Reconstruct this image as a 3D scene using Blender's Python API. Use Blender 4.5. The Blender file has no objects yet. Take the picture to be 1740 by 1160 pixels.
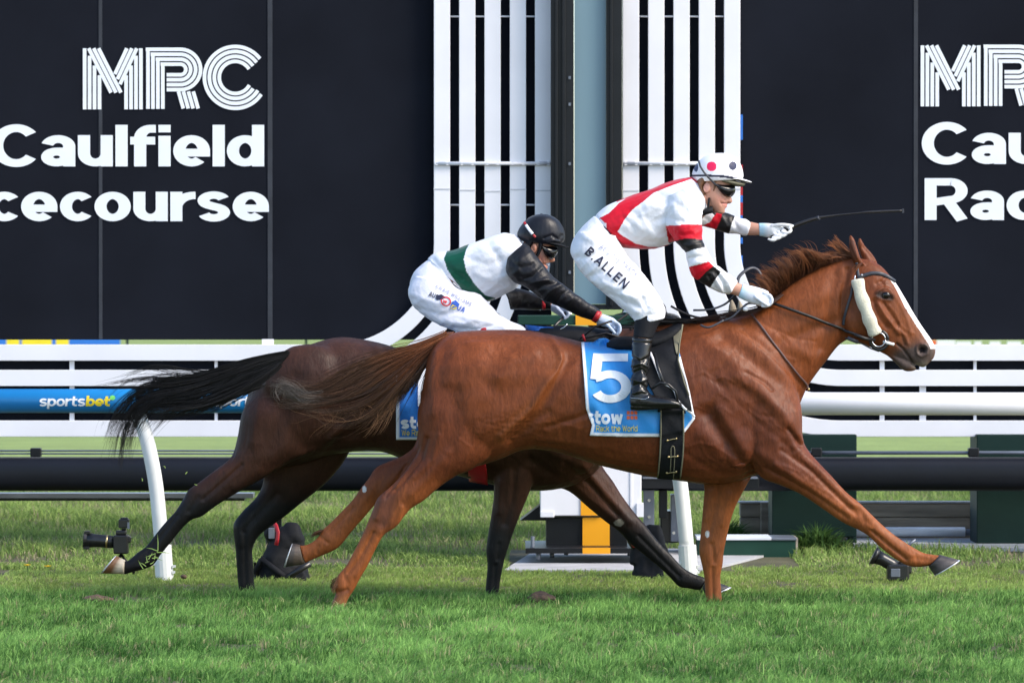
import bpy, bmesh, math, random
import numpy as np
from mathutils import Vector, Matrix, noise
from mathutils.bvhtree import BVHTree
R = math.radians
random.seed(7); rng = np.random.default_rng(7)
scene = bpy.context.scene
# ------------------------------------------------------------------ camera
CAMH, CD, FPX, HOR = 1.6, 25.0, 8250.0, 502.0
cam_d = bpy.data.cameras.new('camera'); cam = bpy.data.objects.new('camera', cam_d)
scene.collection.objects.link(cam); scene.camera = cam
cam.location = (0, -CD, CAMH)
cam.rotation_euler = (R(90) - math.atan((580 - HOR) / FPX), 0, 0)
cam_d.sensor_width = 36; cam_d.lens = FPX / 1740 * 36
cam_d.clip_start = 1; cam_d.clip_end = 3000
cam_d.dof.use_dof = True; cam_d.dof.focus_distance = 24.9; cam_d.dof.aperture_fstop = 7.1
# ------------------------------------------------------------------ light
SUN_EL, SUN_AZ = 42.0, 116.0          # azimuth clockwise from +Y
sd = Vector((math.sin(R(SUN_AZ)) * math.cos(R(SUN_EL)), math.cos(R(SUN_AZ)) * math.cos(R(SUN_EL)), math.sin(R(SUN_EL))))
world = bpy.data.worlds.new("World"); scene.world = world; world.use_nodes = True
wn = world.node_tree; bg = wn.nodes['Background']
sky = wn.nodes.new('ShaderNodeTexSky'); sky.sky_type = 'NISHITA'; sky.sun_disc = False
sky.sun_elevation = R(SUN_EL); sky.sun_rotation = R(SUN_AZ)
wn.links.new(sky.outputs[0], bg.inputs[0]); bg.inputs[1].default_value = 0.15
sl = bpy.data.lights.new('sun', 'SUN'); sl.energy = 2.1; sl.angle = R(24); sl.color = (1, .90, .77)
so = bpy.data.objects.new('sun', sl); scene.collection.objects.link(so)
so.rotation_euler = sd.to_track_quat('Z', 'Y').to_euler(); so.location = (10, -10, 20)
scene.view_settings.view_transform = 'Standard'; scene.view_settings.look = 'None'
scene.view_settings.gamma = 1; scene.view_settings.exposure = 1.1
scene.cycles.max_bounces = 5; scene.cycles.diffuse_bounces = 3
try: scene.cycles.use_denoising = True
except Exception: pass

# ------------------------------------------------------------------ helpers
def at(px, py, y=0.0):
    s = (CD + y) / FPX
    return Vector(((px - 870) * s, y, CAMH - (py - HOR) * s))
def m_(y=0.0): return (CD + y) / FPX            # metres per photo pixel at depth y
def link(o): scene.collection.objects.link(o); return o
def tag(o, label=None, cat=None, group=None, kind=None):
    if label: o['label'] = label
    if cat: o['category'] = cat
    if group: o['group'] = group
    if kind: o['kind'] = kind
    return o
def thing(name, label, cat, loc=(0, 0, 0), group=None):
    o = link(bpy.data.objects.new(name, None)); o.location = loc; o.empty_display_size = .1
    return tag(o, label, cat, group)
def adopt(o, parent):
    if parent is not None:
        o.parent = parent
        p = parent; M = Matrix.Identity(4)
        chain = []
        while p is not None: chain.append(p); p = p.parent
        for q in reversed(chain): M = M @ q.matrix_parent_inverse @ Matrix.Translation(q.location)
        o.matrix_parent_inverse = M.inverted()
    return o
def base_of(co):
    mn = co.min(0); mx = co.max(0); return Vector(((mn[0]+mx[0])/2, (mn[1]+mx[1])/2, mn[2]))
def finish(name, me, mat, parent=None, smooth=True):
    o = link(bpy.data.objects.new(name, me))
    if mat is not None:
        me.materials.clear(); me.materials.append(mat)
    me.polygons.foreach_set('use_smooth', [smooth] * len(me.polygons))
    if parent is None:
        n = len(me.vertices); co = np.empty(n*3); me.vertices.foreach_get('co', co); co = co.reshape(-1, 3)
        b = base_of(co); co -= np.array(b); me.vertices.foreach_set('co', co.ravel()); o.location = b
        me.update()
    else:
        adopt(o, parent)
    return o
class MB:
    def __init__(s): s.v = []; s.f = []
    def add(s, vs, fs):
        n = len(s.v); s.v += [tuple(v) for v in vs]; s.f += [tuple(n + i for i in f) for f in fs]; return s
    def box(s, x0, x1, y0, y1, z0, z1):
        return s.add([(x0,y0,z0),(x1,y0,z0),(x1,y1,z0),(x0,y1,z0),(x0,y0,z1),(x1,y0,z1),(x1,y1,z1),(x0,y1,z1)],
                     [(0,3,2,1),(4,5,6,7),(0,1,5,4),(1,2,6,5),(2,3,7,6),(3,0,4,7)])
    def pbox(s, px0, py0, px1, py1, y0, y1):       # a box whose front face fills a photo rectangle
        a = at(px0, py1, y0); b = at(px1, py0, y0); return s.box(a.x, b.x, y0, y1, a.z, b.z)
    def tube(s, pts, r, n=8, cap=True, flat=None):
        pts = [Vector(p) for p in pts]; m = len(pts)
        rs = r if isinstance(r, (list, tuple)) else [r] * m
        prev = None; base = len(s.v); vs = []; fs = []
        for i, p in enumerate(pts):
            t = (pts[min(i+1, m-1)] - pts[max(i-1, 0)]).normalized()
            if prev is None:
                u = t.cross(Vector((0, 1, 0)));
                if u.length < .1: u = t.cross(Vector((1, 0, 0)))
            else: u = prev - t * prev.dot(t)
            u.normalize(); prev = u; w = t.cross(u)
            for k in range(n):
                a = 2*math.pi*k/n
                vs.append(p + u*math.cos(a)*rs[i] + w*math.sin(a)*rs[i]*(flat or 1))
        for i in range(m-1):
            for k in range(n):
                a = i*n+k; b = i*n+(k+1) % n; fs.append((a, b, b+n, a+n))
        if cap: fs.append(tuple(range(n-1, -1, -1))); fs.append(tuple((m-1)*n+k for k in range(n)))
        return s.add(vs, fs)
    def prism(s, poly, y0, y1):                     # poly = list of (x,z)
        n = len(poly)
        vs = [(x, y0, z) for x, z in poly] + [(x, y1, z) for x, z in poly]
        fs = [tuple(range(n)), tuple(range(2*n-1, n-1, -1))] + [(i, i+n, (i+1) % n + n, (i+1) % n) for i in range(n)]
        return s.add(vs, fs)
    def mesh(s, name):
        me = bpy.data.meshes.new(name); me.from_pydata(s.v, [], s.f); me.validate()
        bm = bmesh.new(); bm.from_mesh(me); bmesh.ops.recalc_face_normals(bm, faces=bm.faces); bm.to_mesh(me); bm.free()
        return me
    def build(s, name, mat, parent=None, bevel=0, smooth=False):
        o = finish(name, s.mesh(name), mat, parent, smooth)
        if bevel:
            b = o.modifiers.new('bevel', 'BEVEL'); b.width = bevel; b.segments = 2; b.limit_method = 'ANGLE'; b.harden_normals = False
        return o
def cr(pts, sub=4, closed=False):
    P = np.array(pts, float); n = len(P); out = []
    for i in range(n-1):
        p0 = P[max(i-1, 0)]; p1 = P[i]; p2 = P[i+1]; p3 = P[min(i+2, n-1)]
        for k in range(sub):
            t = k/sub
            out.append(.5*((2*p1)+(-p0+p2)*t+(2*p0-5*p1+4*p2-p3)*t*t+(-p0+3*p1-3*p2+p3)*t**3))
    out.append(P[-1]); return np.array(out)
def loft(mb, st, Y=0.0, n=2.0, seg=24, sub=4, shrink=1.0):
    """st = (ax, ay, bx, by, yc, yd): outline points A and B in the photo, centre offset and half depth in metres"""
    S = cr(st, sub) if sub > 1 else np.array(st, float)
    vs = []; fs = []; m = len(S); p = 2.0/n
    for (ax, ay, bx, by, yc, yd) in S:
        y = Y + yc; A = at(ax, ay, y); B = at(bx, by, y); c = (A+B)/2; u = (B-A)/2*shrink; yd = yd*shrink
        for k in range(seg):
            a = 2*math.pi*k/seg; ca, sa = math.cos(a), math.sin(a)
            ca = math.copysign(abs(ca)**p, ca); sa = math.copysign(abs(sa)**p, sa)
            vs.append(c + u*ca + Vector((0, yd*sa, 0)))
    for i in range(m-1):
        for k in range(seg):
            a = i*seg+k; b = i*seg+(k+1) % seg; fs.append((a, b, b+seg, a+seg))
    fs.append(tuple(range(seg-1, -1, -1))); fs.append(tuple((m-1)*seg+k for k in range(seg)))
    mb.add(vs, fs)
def blob(mb, px, py, yc, rx, rz, ry, Y=0.0, ang=0, seg=16):
    c = at(px, py, Y+yc); s = m_(Y+yc); ca, sa = math.cos(R(ang)), math.sin(R(ang)); vs = []; fs = []
    rings = seg//2
    for i in range(rings+1):
        th = math.pi*(i+.001)/(rings+.002)
        for k in range(seg):
            ph = 2*math.pi*k/seg
            x = rx*s*math.sin(th)*math.cos(ph); y = ry*math.sin(th)*math.sin(ph); z = rz*s*math.cos(th)
            vs.append((c.x+x*ca-z*sa, c.y+y, c.z+x*sa+z*ca))
    for i in range(rings):
        for k in range(seg):
            a = i*seg+k; b = i*seg+(k+1) % seg; fs.append((a, b, b+seg, a+seg))
    fs.append(tuple(range(seg-1, -1, -1))); fs.append(tuple(rings*seg+k for k in range(seg)))
    mb.add(vs, fs)
def arrays(me):
    n = len(me.vertices); co = np.empty(n*3); me.vertices.foreach_get('co', co); no = np.empty(n*3); me.vertices.foreach_get('normal', no)
    return co.reshape(-1, 3), no.reshape(-1, 3)
def topx(co):
    s = FPX/(CD+co[:, 1]); return 870+co[:, 0]*s, HOR+(CAMH-co[:, 2])*s
def segdist(px, py, pts):
    d = np.full(px.shape, 1e9)
    for (x0, y0), (x1, y1) in zip(pts[:-1], pts[1:]):
        dx, dy = x1-x0, y1-y0; L = dx*dx+dy*dy+1e-9
        t = np.clip(((px-x0)*dx+(py-y0)*dy)/L, 0, 1)
        d = np.minimum(d, np.hypot(px-x0-t*dx, py-y0-t*dy))
    return d
def inpoly(px, py, poly):
    r = np.zeros(px.shape, bool); n = len(poly)
    for i in range(n):
        x0, y0 = poly[i]; x1, y1 = poly[(i+1) % n]
        if y0 == y1: continue
        c = ((y0 > py) != (y1 > py)) & (px < (x1-x0)*(py-y0)/(y1-y0)+x0); r ^= c
    return r
def vnoise(co, s, seed=0, oct=1):
    """cheap smooth noise from sums of sines, vectorised"""
    r = np.random.default_rng(seed); out = np.zeros(len(co))
    for _ in range(10):
        d = r.normal(size=3); d /= np.linalg.norm(d); f = s*r.uniform(.6, 1.6)
        out += np.sin(co@(d*f)+r.uniform(0, 6.28))
    return out/10*1.6
def setcol(me, col, name='Col'):
    a = me.color_attributes.new(name, 'FLOAT_COLOR', 'POINT')
    c = np.ones((len(me.vertices), 4)); c[:, :3] = col; a.data.foreach_set('color', c.ravel())
def remesh(mb, name, voxel, smooth_it=4, factor=.5):
    me = mb.mesh(name+'_raw'); o = link(bpy.data.objects.new(name+'_raw', me))
    r = o.modifiers.new('r', 'REMESH'); r.mode = 'VOXEL'; r.voxel_size = voxel; r.use_smooth_shade = True
    if smooth_it:
        s = o.modifiers.new('s', 'SMOOTH'); s.factor = factor; s.iterations = smooth_it
    dg = bpy.context.evaluated_depsgraph_get(); dg.update()
    out = bpy.data.meshes.new_from_object(o.evaluated_get(dg)); bpy.data.objects.remove(o); bpy.data.meshes.remove(me)
    out.name = name; return out
def sculpt(me, strokes, Y=0.0):
    """strokes: (points px, width px, height m, side) side -1 near, 1 far, 0 both"""
    for it in strokes:
        pts, w, h = it[0], it[1], it[2]; side = it[3] if len(it) > 3 else -1
        me.update(); co, no = arrays(me); px, py = topx(co)
        d = segdist(px, py, pts); g = np.exp(-(d/w)**2)
        if side: g = g*np.clip(no[:, 1]*side*1.6, 0, 1)
        co = co+no*(g*h)[:, None]; me.vertices.foreach_set('co', co.ravel())
    me.update()
def displace(me, fn):
    me.update(); co, no = arrays(me); co = co+no*fn(co, no)[:, None]; me.vertices.foreach_set('co', co.ravel()); me.update()
# ------------------------------------------------------------------ materials
def pmat(name, col, rough=.6, spec=.5, metal=0, var=.15, vs=6.0, bump=0, bs=60., coat=0, sheen=0, attr=None, emit=None, stretch=None, detail=4, transl=0):
    m = bpy.data.materials.new(name); m.use_nodes = True; nt = m.node_tree; b = nt.nodes['Principled BSDF']
    b.inputs['Roughness'].default_value = rough; b.inputs['Metallic'].default_value = metal
    b.inputs['Specular IOR Level'].default_value = spec
    if coat: b.inputs['Coat Weight'].default_value = coat; b.inputs['Coat Roughness'].default_value = .15
    if sheen: b.inputs['Sheen Weight'].default_value = sheen; b.inputs['Sheen Roughness'].default_value = .4
    tc = nt.nodes.new('ShaderNodeTexCoord'); mp = nt.nodes.new('ShaderNodeMapping'); nt.links.new(tc.outputs['Object'], mp.inputs[0])
    if stretch: mp.inputs['Scale'].default_value = stretch
    nz = nt.nodes.new('ShaderNodeTexNoise'); nz.inputs['Scale'].default_value = vs; nz.inputs['Detail'].default_value = detail
    nt.links.new(mp.outputs[0], nz.inputs[0])
    mr = nt.nodes.new('ShaderNodeMapRange'); mr.inputs[1].default_value = .25; mr.inputs[2].default_value = .75
    mr.inputs[3].default_value = 1-var; mr.inputs[4].default_value = 1+var; nt.links.new(nz.outputs[0], mr.inputs[0])
    mx = nt.nodes.new('ShaderNodeMix'); mx.data_type = 'RGBA'; mx.blend_type = 'MULTIPLY'; mx.inputs[0].default_value = 1
    if attr:
        at_ = nt.nodes.new('ShaderNodeAttribute'); at_.attribute_name = attr; nt.links.new(at_.outputs['Color'], mx.inputs[6])
    else: mx.inputs[6].default_value = (*col, 1)
    nt.links.new(mr.outputs[0], mx.inputs[7]); nt.links.new(mx.outputs[2], b.inputs['Base Color'])
    if bump:
        n2 = nt.nodes.new('ShaderNodeTexNoise'); n2.inputs['Scale'].default_value = bs; n2.inputs['Detail'].default_value = 5
        nt.links.new(mp.outputs[0], n2.inputs[0])
        bp = nt.nodes.new('ShaderNodeBump'); bp.inputs['Distance'].default_value = bump; bp.inputs['Strength'].default_value = 1
        nt.links.new(n2.outputs[0], bp.inputs['Height']); nt.links.new(bp.outputs[0], b.inputs['Normal'])
    if transl:
        b.inputs['Subsurface Weight'].default_value = transl; b.inputs['Subsurface Radius'].default_value = (.01, .01, .005)
    return m
M = {}
M['white'] = pmat('white_paint', (.79, .785, .82), .4, var=.05, vs=3, bump=.0006, bs=12)
M['whitepost'] = pmat('rail_post_white', (.76, .77, .76), .3, var=.06, vs=9, bump=.0006, bs=40)
M['board'] = pmat('dark_board_mesh', (.0092, .0108, .0165), .85, spec=.08, var=.22, vs=1.5, bump=.0008, bs=260)
M['seam'] = pmat('board_seam', (.026, .030, .040), .8, var=.3, vs=8)
M['frame'] = pmat('dark_frame', (.006, .007, .009), .4, spec=.3, var=.3, vs=5, bump=.0005, bs=30)
M['glass'] = pmat('pale_panel_glass', (.17, .27, .32), .3, spec=.4, var=.10, vs=2.2, stretch=(1, 1, .3))
M['beam'] = pmat('padded_beam', (.0035, .0045, .009), .42, spec=.3, var=.25, vs=3, bump=.0006, bs=25)
M['metalbar'] = pmat('grey_bar', (.16, .18, .22), .4, metal=.3, var=.2)
M['dkgreen'] = pmat('dark_green_paint', (.003, .020, .016), .6, spec=.25, var=.25, vs=4, bump=.0006, bs=30)
M['green2'] = pmat('green_paint', (.006, .040, .026), .55, spec=.3, var=.2, vs=5)
M['timber'] = pmat('weathered_timber', (.30, .26, .21), .85, var=.35, vs=7, bump=.004, bs=30, stretch=(.4, 1, 3))
M['concrete'] = pmat('concrete', (.40, .40, .41), .9, var=.2, vs=5, bump=.002, bs=60)
M['pipe'] = pmat('grey_pipe', (.68, .71, .76), .4, var=.1)
M['gold'] = pmat('gold_paint', (.85, .36, .005), .45, var=.05)
M['black'] = pmat('black_plastic', (.012, .012, .013), .3, var=.2, vs=20)
M['leather'] = pmat('black_leather', (.006, .006, .0065), .24, spec=.5, var=.25, vs=20, bump=.0012, bs=55)
M['blackcloth'] = pmat('black_cloth', (.0065, .0075, .0105), .75, spec=.25, var=.3, vs=12, bump=.003, bs=30)
M['bluecover'] = pmat('blue_rail_cover', (.008, .20, .50), .35, var=.08, vs=5, bump=.0008, bs=14)
M['lime'] = pmat('lime_green', (.18, .62, .12), .5, var=.05)
M['yellow'] = pmat('yellow_ink', (.80, .62, .02), .5, var=.05)
M['ink_white'] = pmat('white_ink', (.8, .82, .85), .5, var=.03)
M['ink_navy'] = pmat('navy_ink', (.010, .012, .04), .6, var=.05)
M['ink_faint'] = pmat('faded_ink', (.25, .27, .42), .6, var=.1)
M['ink_red'] = pmat('red_ink', (.65, .02, .03), .6, var=.05)
M['ink_blue'] = pmat('blue_ink', (.02, .10, .5), .6, var=.05)
M['orange'] = pmat('orange_ink', (.75, .12, .03), .5, var=.05)
M['blue2'] = pmat('banner_blue', (.02, .16, .6), .5, var=.05)
M['steel'] = pmat('steel', (.6, .6, .62), .25, metal=1, var=.1)
M['fleece'] = pmat('cream_fleece', (.66, .63, .50), .95, var=.08, vs=40, bump=.004, bs=120, sheen=.5)
M['strap'] = pmat('grey_strap', (.035, .038, .05), .45, var=.2, vs=20)
M['rein'] = pmat('dark_rein', (.009, .007, .007), .5, var=.3, vs=30, bump=.001, bs=300)
M['strapbrown'] = pmat('brown_strap', (.10, .055, .05), .5, var=.2, vs=20)
M['red'] = pmat('red_fabric', (.42, .012, .02), .5, var=.1, vs=14)
M['eye'] = pmat('horse_eye', (.006, .004, .003), .12, spec=.5, var=.1)
M['lens'] = pmat('goggle_lens', (.004, .004, .005), .16, spec=.35, var=.1)
M['shoe'] = pmat('horse_shoe', (.62, .63, .64), .35, metal=.5, var=.2, vs=30)
M['white_fabric'] = pmat('white_fabric', (.80, .80, .84), .6, var=.04, vs=8)
M['olive'] = pmat('olive_lining', (.16, .15, .10), .8, var=.2)
M['lettering'] = pmat('board_letter_white', (.80, .83, .88), .5, var=.03)

# ------------------------------------------------------------------ stroke lettering
def arc(cx, cy, rx, ry, a0, a1, n=20):
    return [(cx+rx*math.cos(R(a0+(a1-a0)*i/n)), cy+ry*math.sin(R(a0+(a1-a0)*i/n))) for i in range(n+1)]
def glyph(ch, hx, hy, T=1.36):
    X = 1.0; low = lambda W: (W/2-hx, .5-hy)
    W = 1.18
    if ch == ' ': return .5, []
    if ch == '.': return 2*hx, [[(hx, 0), (hx, 2*hx)]]
    if ch == '-': return .6, [[(0.05, .5), (.55, .5)]]
    if ch == '&': W = 1.0; return W, [arc(W/2, .35, W/2-hx, .35-hy, 0, 360), arc(W/2, T*.78, W*.35-hx, T*.22-hy, 0, 360)]
    if ch == 'o': return W, [arc(W/2, .5, *low(W), 0, 360, 36)]
    if ch == 'c': W = 1.16; return 1.04, [arc(W/2, .5, *low(W), 42, 318, 30)]
    if ch == 'e': return W, [arc(W/2, .5, *low(W), -4, 312, 30), [(hx, .44), (W, .44)]]
    if ch == 'a': return 1.1, [arc(.55, .64, .55-hx, .36-hy, 165, 0)+[(1.1-hx, .3), (1.1-hx, 0)], arc(.50, .30, .50-hx, .30-hy, 0, 360, 26), [(.50, .60-hy), (1.1-hx, .60-hy)]]
    if ch == 'u': return 1.12, [[(hx, 1)]+arc(.56, .42, .56-hx, .42-hy, 180, 350), [(1.12-hx, 1), (1.12-hx, 0)]]
    if ch == 'n': return 1.12, [[(hx, 0), (hx, 1)], arc(.56, .58, .56-hx, .42-hy, 165, 0)+[(1.12-hx, 0)]]
    if ch == 'h': return 1.12, [[(hx, 0), (hx, T)], arc(.56+hx*.1, .58, .56-hx*1.1, .42-hy, 160, 0)+[(1.12-hx, 0)]]
    if ch == 'l': return 2*hx, [[(hx, 0), (hx, T)]]
    if ch == 'i': return 2*hx, [[(hx, 0), (hx, .98)], [(hx, T-.24), (hx, T)]]
    if ch == 'f': return .82, [[(.24+hx*.4, 0), (.24+hx*.4, T-.42)]+arc(.24+hx*.4+.34, T-.42, .34, .42-hy, 180, 95, 10)+[(.82, T-hy)], [(0, 1-hy*1.4), (.80, 1-hy*1.4)]]
    if ch == 't': return .82, [[(.22+hx*.4, T-.08), (.22+hx*.4, .36)]+arc(.22+hx*.4+.32, .36, .32, .36-hy, 180, 275, 10)+[(.80, hy)], [(0, 1-hy*1.2), (.78, 1-hy*1.2)]]
    if ch == 'd': return W, [arc(W/2-.02, .5, W/2-hx, .5-hy, 0, 360, 32), [(W-hx, 0), (W-hx, T)]]
    if ch == 'b': return W, [arc(W/2+.02, .5, W/2-hx, .5-hy, 0, 360, 32), [(hx, 0), (hx, T)]]
    if ch == 'p': return W, [arc(W/2+.02, .5, W/2-hx, .5-hy, 0, 360, 32), [(hx, -.34), (hx, 1)]]
    if ch == 'r': return .80, [[(hx, 0), (hx, 1)], arc(.78, .45, .78-hx, .55-hy, 165, 92, 10)+[(.82, 1-hy)]]
    if ch == 's': return 1.06, [arc(.53, .74-hy*.3, .53-hx, .26-hy*.6, 20, 230, 16)+[(.53, .5)]+arc(.53, .26+hy*.3, .53-hx, .26-hy*.6, 60, -160, 18)]
    if ch == 'w': return 1.6, [[(hx, 1), (.45, 0+hy*.4)], [(.45, hy*.4), (.8, .95)], [(.8, .95), (1.15, hy*.4)], [(1.15, hy*.4), (1.6-hx, 1)]]
    if ch == 'k': return 1.05, [[(hx, 0), (hx, T)], [(hx, .35), (.95, 1)], [(.45, .5), (1.0, 0)]]
    C = T
    if ch == 'C': W = 1.62; return W-.1, [arc(W/2, C/2, W/2-hx, C/2-hy+.02, 40, 320, 34)]
    if ch == 'R': W = 1.4; return W, [[(hx, 0), (hx, C)], [(hx, C-hy), (.85, C-hy)]+arc(.85, C*.70, .55-hx, C*.30-hy, 90, -90, 14)+[(hx, C*.40+hy*.2)], [(.80, C*.42), (W-hx*.9, 0)]]
    if ch == 'A': W = 1.3; return W, [[(hx*.7, 0), (W/2, C)], [(W/2, C), (W-hx*.7, 0)], [(.25, C*.32), (W-.25, C*.32)]]
    if ch == 'B': W = 1.1; return W, [[(hx, 0), (hx, C)], [(hx, C-hy), (.5, C-hy)]+arc(.55, C*.75, .5-hx, C*.25-hy, 90, -90, 10)+[(hx, C*.5)], [(.5, C*.5)]+arc(.58, C*.26, .5-hx, C*.25-hy, 90, -90, 10)+[(hx, hy)]]
    if ch == 'L': return .95, [[(hx, C), (hx, 0)], [(hx, hy), (.95, hy)]]
    if ch == 'E': return 1.0, [[(hx, C), (hx, 0)], [(hx, hy), (1, hy)], [(hx, C/2), (.93, C/2)], [(hx, C-hy), (1, C-hy)]]
    if ch == 'N': return 1.25, [[(hx, 0), (hx, C)], [(hx, C), (1.25-hx, 0)], [(1.25-hx, 0), (1.25-hx, C)]]
    if ch == 'M': return 1.5, [[(hx, 0), (hx, C)], [(hx, C), (.75, .1)], [(.75, .1), (1.5-hx, C)], [(1.5-hx, C), (1.5-hx, 0)]]
    if ch == 'G': W = 1.35; return W, [arc(W/2, C/2, W/2-hx, C/2-hy, 40, 340, 28), [(W/2+.1, C*.45), (W-hx, C*.45)]]
    if ch == 'I': return 2*hx+.05, [[(hx, 0), (hx, C)]]
    if ch == 'S': return 1.1, [arc(.55, C*.74, .55-hx, C*.26-hy, 20, 260, 16)+arc(.55, C*.27, .55-hx, C*.26-hy, 80, -160, 16)]
    if ch == 'U': return 1.2, [[(hx, C), (hx, .5)]+arc(.6, .5, .6-hx, .5-hy, 180, 360)+[(1.2-hx, C)]]
    if ch == 'T': return 1.1, [[(.55, 0), (.55, C)], [(0, C-hy), (1.1, C-hy)]]
    if ch == 'H': return 1.2, [[(hx, 0), (hx, C)], [(1.2-hx, 0), (1.2-hx, C)], [(hx, C/2), (1.2-hx, C/2)]]
    if ch == 'K': return 1.15, [[(hx, 0), (hx, C)], [(hx, C*.4), (1.1, C)], [(.4, C*.55), (1.1, 0)]]
    if ch == 'W': return 1.8, [[(hx, C), (.5, .05)], [(.5, .05), (.9, C*.9)], [(.9, C*.9), (1.3, .05)], [(1.3, .05), (1.8-hx, C)]]
    if ch == '5': return 1.15, [[(1.05, C-hy), (hx+.08, C-hy)], [(hx+.08, C), (hx, C*.48)], [(hx, C*.50)]+arc(.56, C*.33, .58-hx, C*.33-hy, 130, -150, 26)]
    if ch == '1': return .8, [[(.8-hx, 0), (.8-hx, C)], [(.8-hx, C-.05), (.05, C*.75)]]
    return .6, []
def ribbon(poly, hx, hy, step=None):
    P = [Vector((x, y)) for x, y in poly]
    if step:
        Q = [P[0]]
        for a, b in zip(P[:-1], P[1:]):
            k = max(1, int((b-a).length/step))
            Q += [a.lerp(b, (i+1)/k) for i in range(k)]
        P = Q
    closed = (P[0]-P[-1]).length < 1e-4
    L = []; Rr = []; n = len(P)
    for i in range(n):
        if closed: t = P[(i+1) % (n-1)]-P[i-1 if i > 0 else n-2]
        else: t = P[min(i+1, n-1)]-P[max(i-1, 0)]
        t.normalize(); nx, ny = -t.y, t.x
        q = math.sqrt((hx*nx)**2+(hy*ny)**2)+1e-9; o = Vector((hx*hx*nx/q, hy*hy*ny/q))
        L.append(P[i]+o); Rr.append(P[i]-o)
    return L, Rr
def text_ribbons(text, hx, hy, T=1.36, track=.10, widths=None):
    out = []; x = 0
    for i, ch in enumerate(text):
        W, st = glyph(ch, hx, hy, T)
        for s in st: out.append([(x+a, b) for a, b in s])
        x += W+track
    return x-track, out
def put_text(text, mapper, hx, hy, name, mat, parent, T=1.36, track=.10, step=.12, width=None, extra=None, thick=0, cond=1.0):
    """mapper(u, v, layer) -> world point; text coordinates scaled so that its total width is `width` (in x-height units)"""
    w, polys = text_ribbons(text, hx, hy, T, track)
    k = (width/w) if width else 1.0
    mb = MB(); lay = 0
    for p in polys:
        L, Rr = ribbon(p, hx, hy, step); vs = []; fs = []; lay = (lay+1) % 4
        for a, b in zip(L, Rr):
            vs.append(mapper(a[0]*k, a[1], lay)); vs.append(mapper(b[0]*k, b[1], lay))
        for i in range(len(L)-1): fs.append((2*i, 2*i+1, 2*i+3, 2*i+2))
        if thick:
            n = len(vs); vs += [Vector(v)+Vector((0, thick, 0)) for v in vs]
            m = len(L)
            for i in range(m-1):
                fs.append((2*i+n, 2*i+2+n, 2*i+3+n, 2*i+1+n))
                fs.append((2*i, 2*i+2, 2*i+2+n, 2*i+n)); fs.append((2*i+1, 2*i+1+n, 2*i+3+n, 2*i+3))
            fs.append((0, n, n+1, 1)); fs.append((2*m-2, 2*m-1, 2*m-1+n, 2*m-2+n))
        mb.add(vs, fs)
    me = bpy.data.meshes.new(name); me.from_pydata(mb.v, [], mb.f)
    return finish(name, me, mat, parent, False)

def relax(me, wfn, it=15, f=.5):
    """weighted smoothing of a mesh surface"""
    me.update(); co, no = arrays(me); n = len(co); e = np.empty(len(me.edges)*2, int); me.edges.foreach_get('vertices', e); e = e.reshape(-1, 2)
    px, py = topx(co); w = wfn(px, py, co)[:, None]*f
    deg = np.bincount(e.ravel(), minlength=n)[:, None].astype(float)+1e-9
    for _ in range(it):
        s = np.stack([np.bincount(e[:, 0], co[e[:, 1], k], n)+np.bincount(e[:, 1], co[e[:, 0], k], n) for k in range(3)], 1)/deg
        co = co+(s-co)*w
    me.vertices.foreach_set('co', co.ravel()); me.update()
# ================================================================== SETTING
def gridmesh(x0, x1, y0, y1, nx, ny, zf):
    xs = np.linspace(x0, x1, nx); ys = np.linspace(y0, y1, ny)
    v = [(x, y, zf(x, y)) for y in ys for x in xs]
    f = [(j*nx+i, j*nx+i+1, (j+1)*nx+i+1, (j+1)*nx+i) for j in range(ny-1) for i in range(nx-1)]
    me = bpy.data.meshes.new('ground'); me.from_pydata(v, [], f); return me
M['soil'] = pmat('turf_soil', (.085, .08, .042), .95, var=.45, vs=3.0, bump=.02, bs=25)
M['lawn'] = pmat('far_lawn', (.20, .265, .065), .9, var=.18, vs=1.2, bump=.03, bs=8)
g = finish('ground', gridmesh(-900, 900, -30, 1500, 3, 3, lambda x, y: 0), M['soil'], None, False)
tag(g, 'turf racecourse ground under the grass', 'ground', kind='structure')
g = finish('infield_lawn', gridmesh(-600, 600, 15, 1200, 3, 3, lambda x, y: .004), M['lawn'], None, False)
tag(g, 'smooth bright infield lawn beyond the boards', 'lawn', kind='structure')

YB, YS = 5.64, 5.55
M['jointgrey'] = pmat('joint_line_grey', (.55, .56, .60), .6, var=.1)  # grey of the thin joint strips across the white rails
def make_board(label, px0, px1):
    t = thing('advertising_board', label, 'board', at((px0+px1)/2, 577, YB))
    MB().pbox(px0, -160, px1, 577, YB, YB+.12).build('panel', M['board'], t)
    return t
bl = make_board('tall dark navy board with white lettering, left of the glass column', -420, 937)
br = make_board('tall dark navy board with white lettering, right of the glass column', 1058, 2200)
def seam(par, px, w=7):
    MB().pbox(px-w/2, -160, px+w/2, 576, YB-.004, YB-.0003).build('seam', M['seam'], par)
for p in (171, 459, -190): seam(bl, p, 6 if p != 459 else 8)
for p in (1556, 1860): seam(br, p)
def board_text(par, txt, x0, base, xh, width, T):
    put_text(txt, lambda u, v, l: at(x0+u*xh, base-v*xh, YB-.005-l*.0003), .195, .125, 'lettering', M['lettering'], par, T=T, track=.085, step=.12, width=width/xh, thick=.004)
board_text(bl, 'Caulfield', -15, 283, 53, 464, 1.33)
board_text(bl, 'Racecourse', -162, 376, 50, 619, 1.42)
board_text(br, 'Caulfield', 1566, 279, 53, 464, 1.33)
board_text(br, 'Racecourse', 1571, 374, 50, 619, 1.42)
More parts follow.
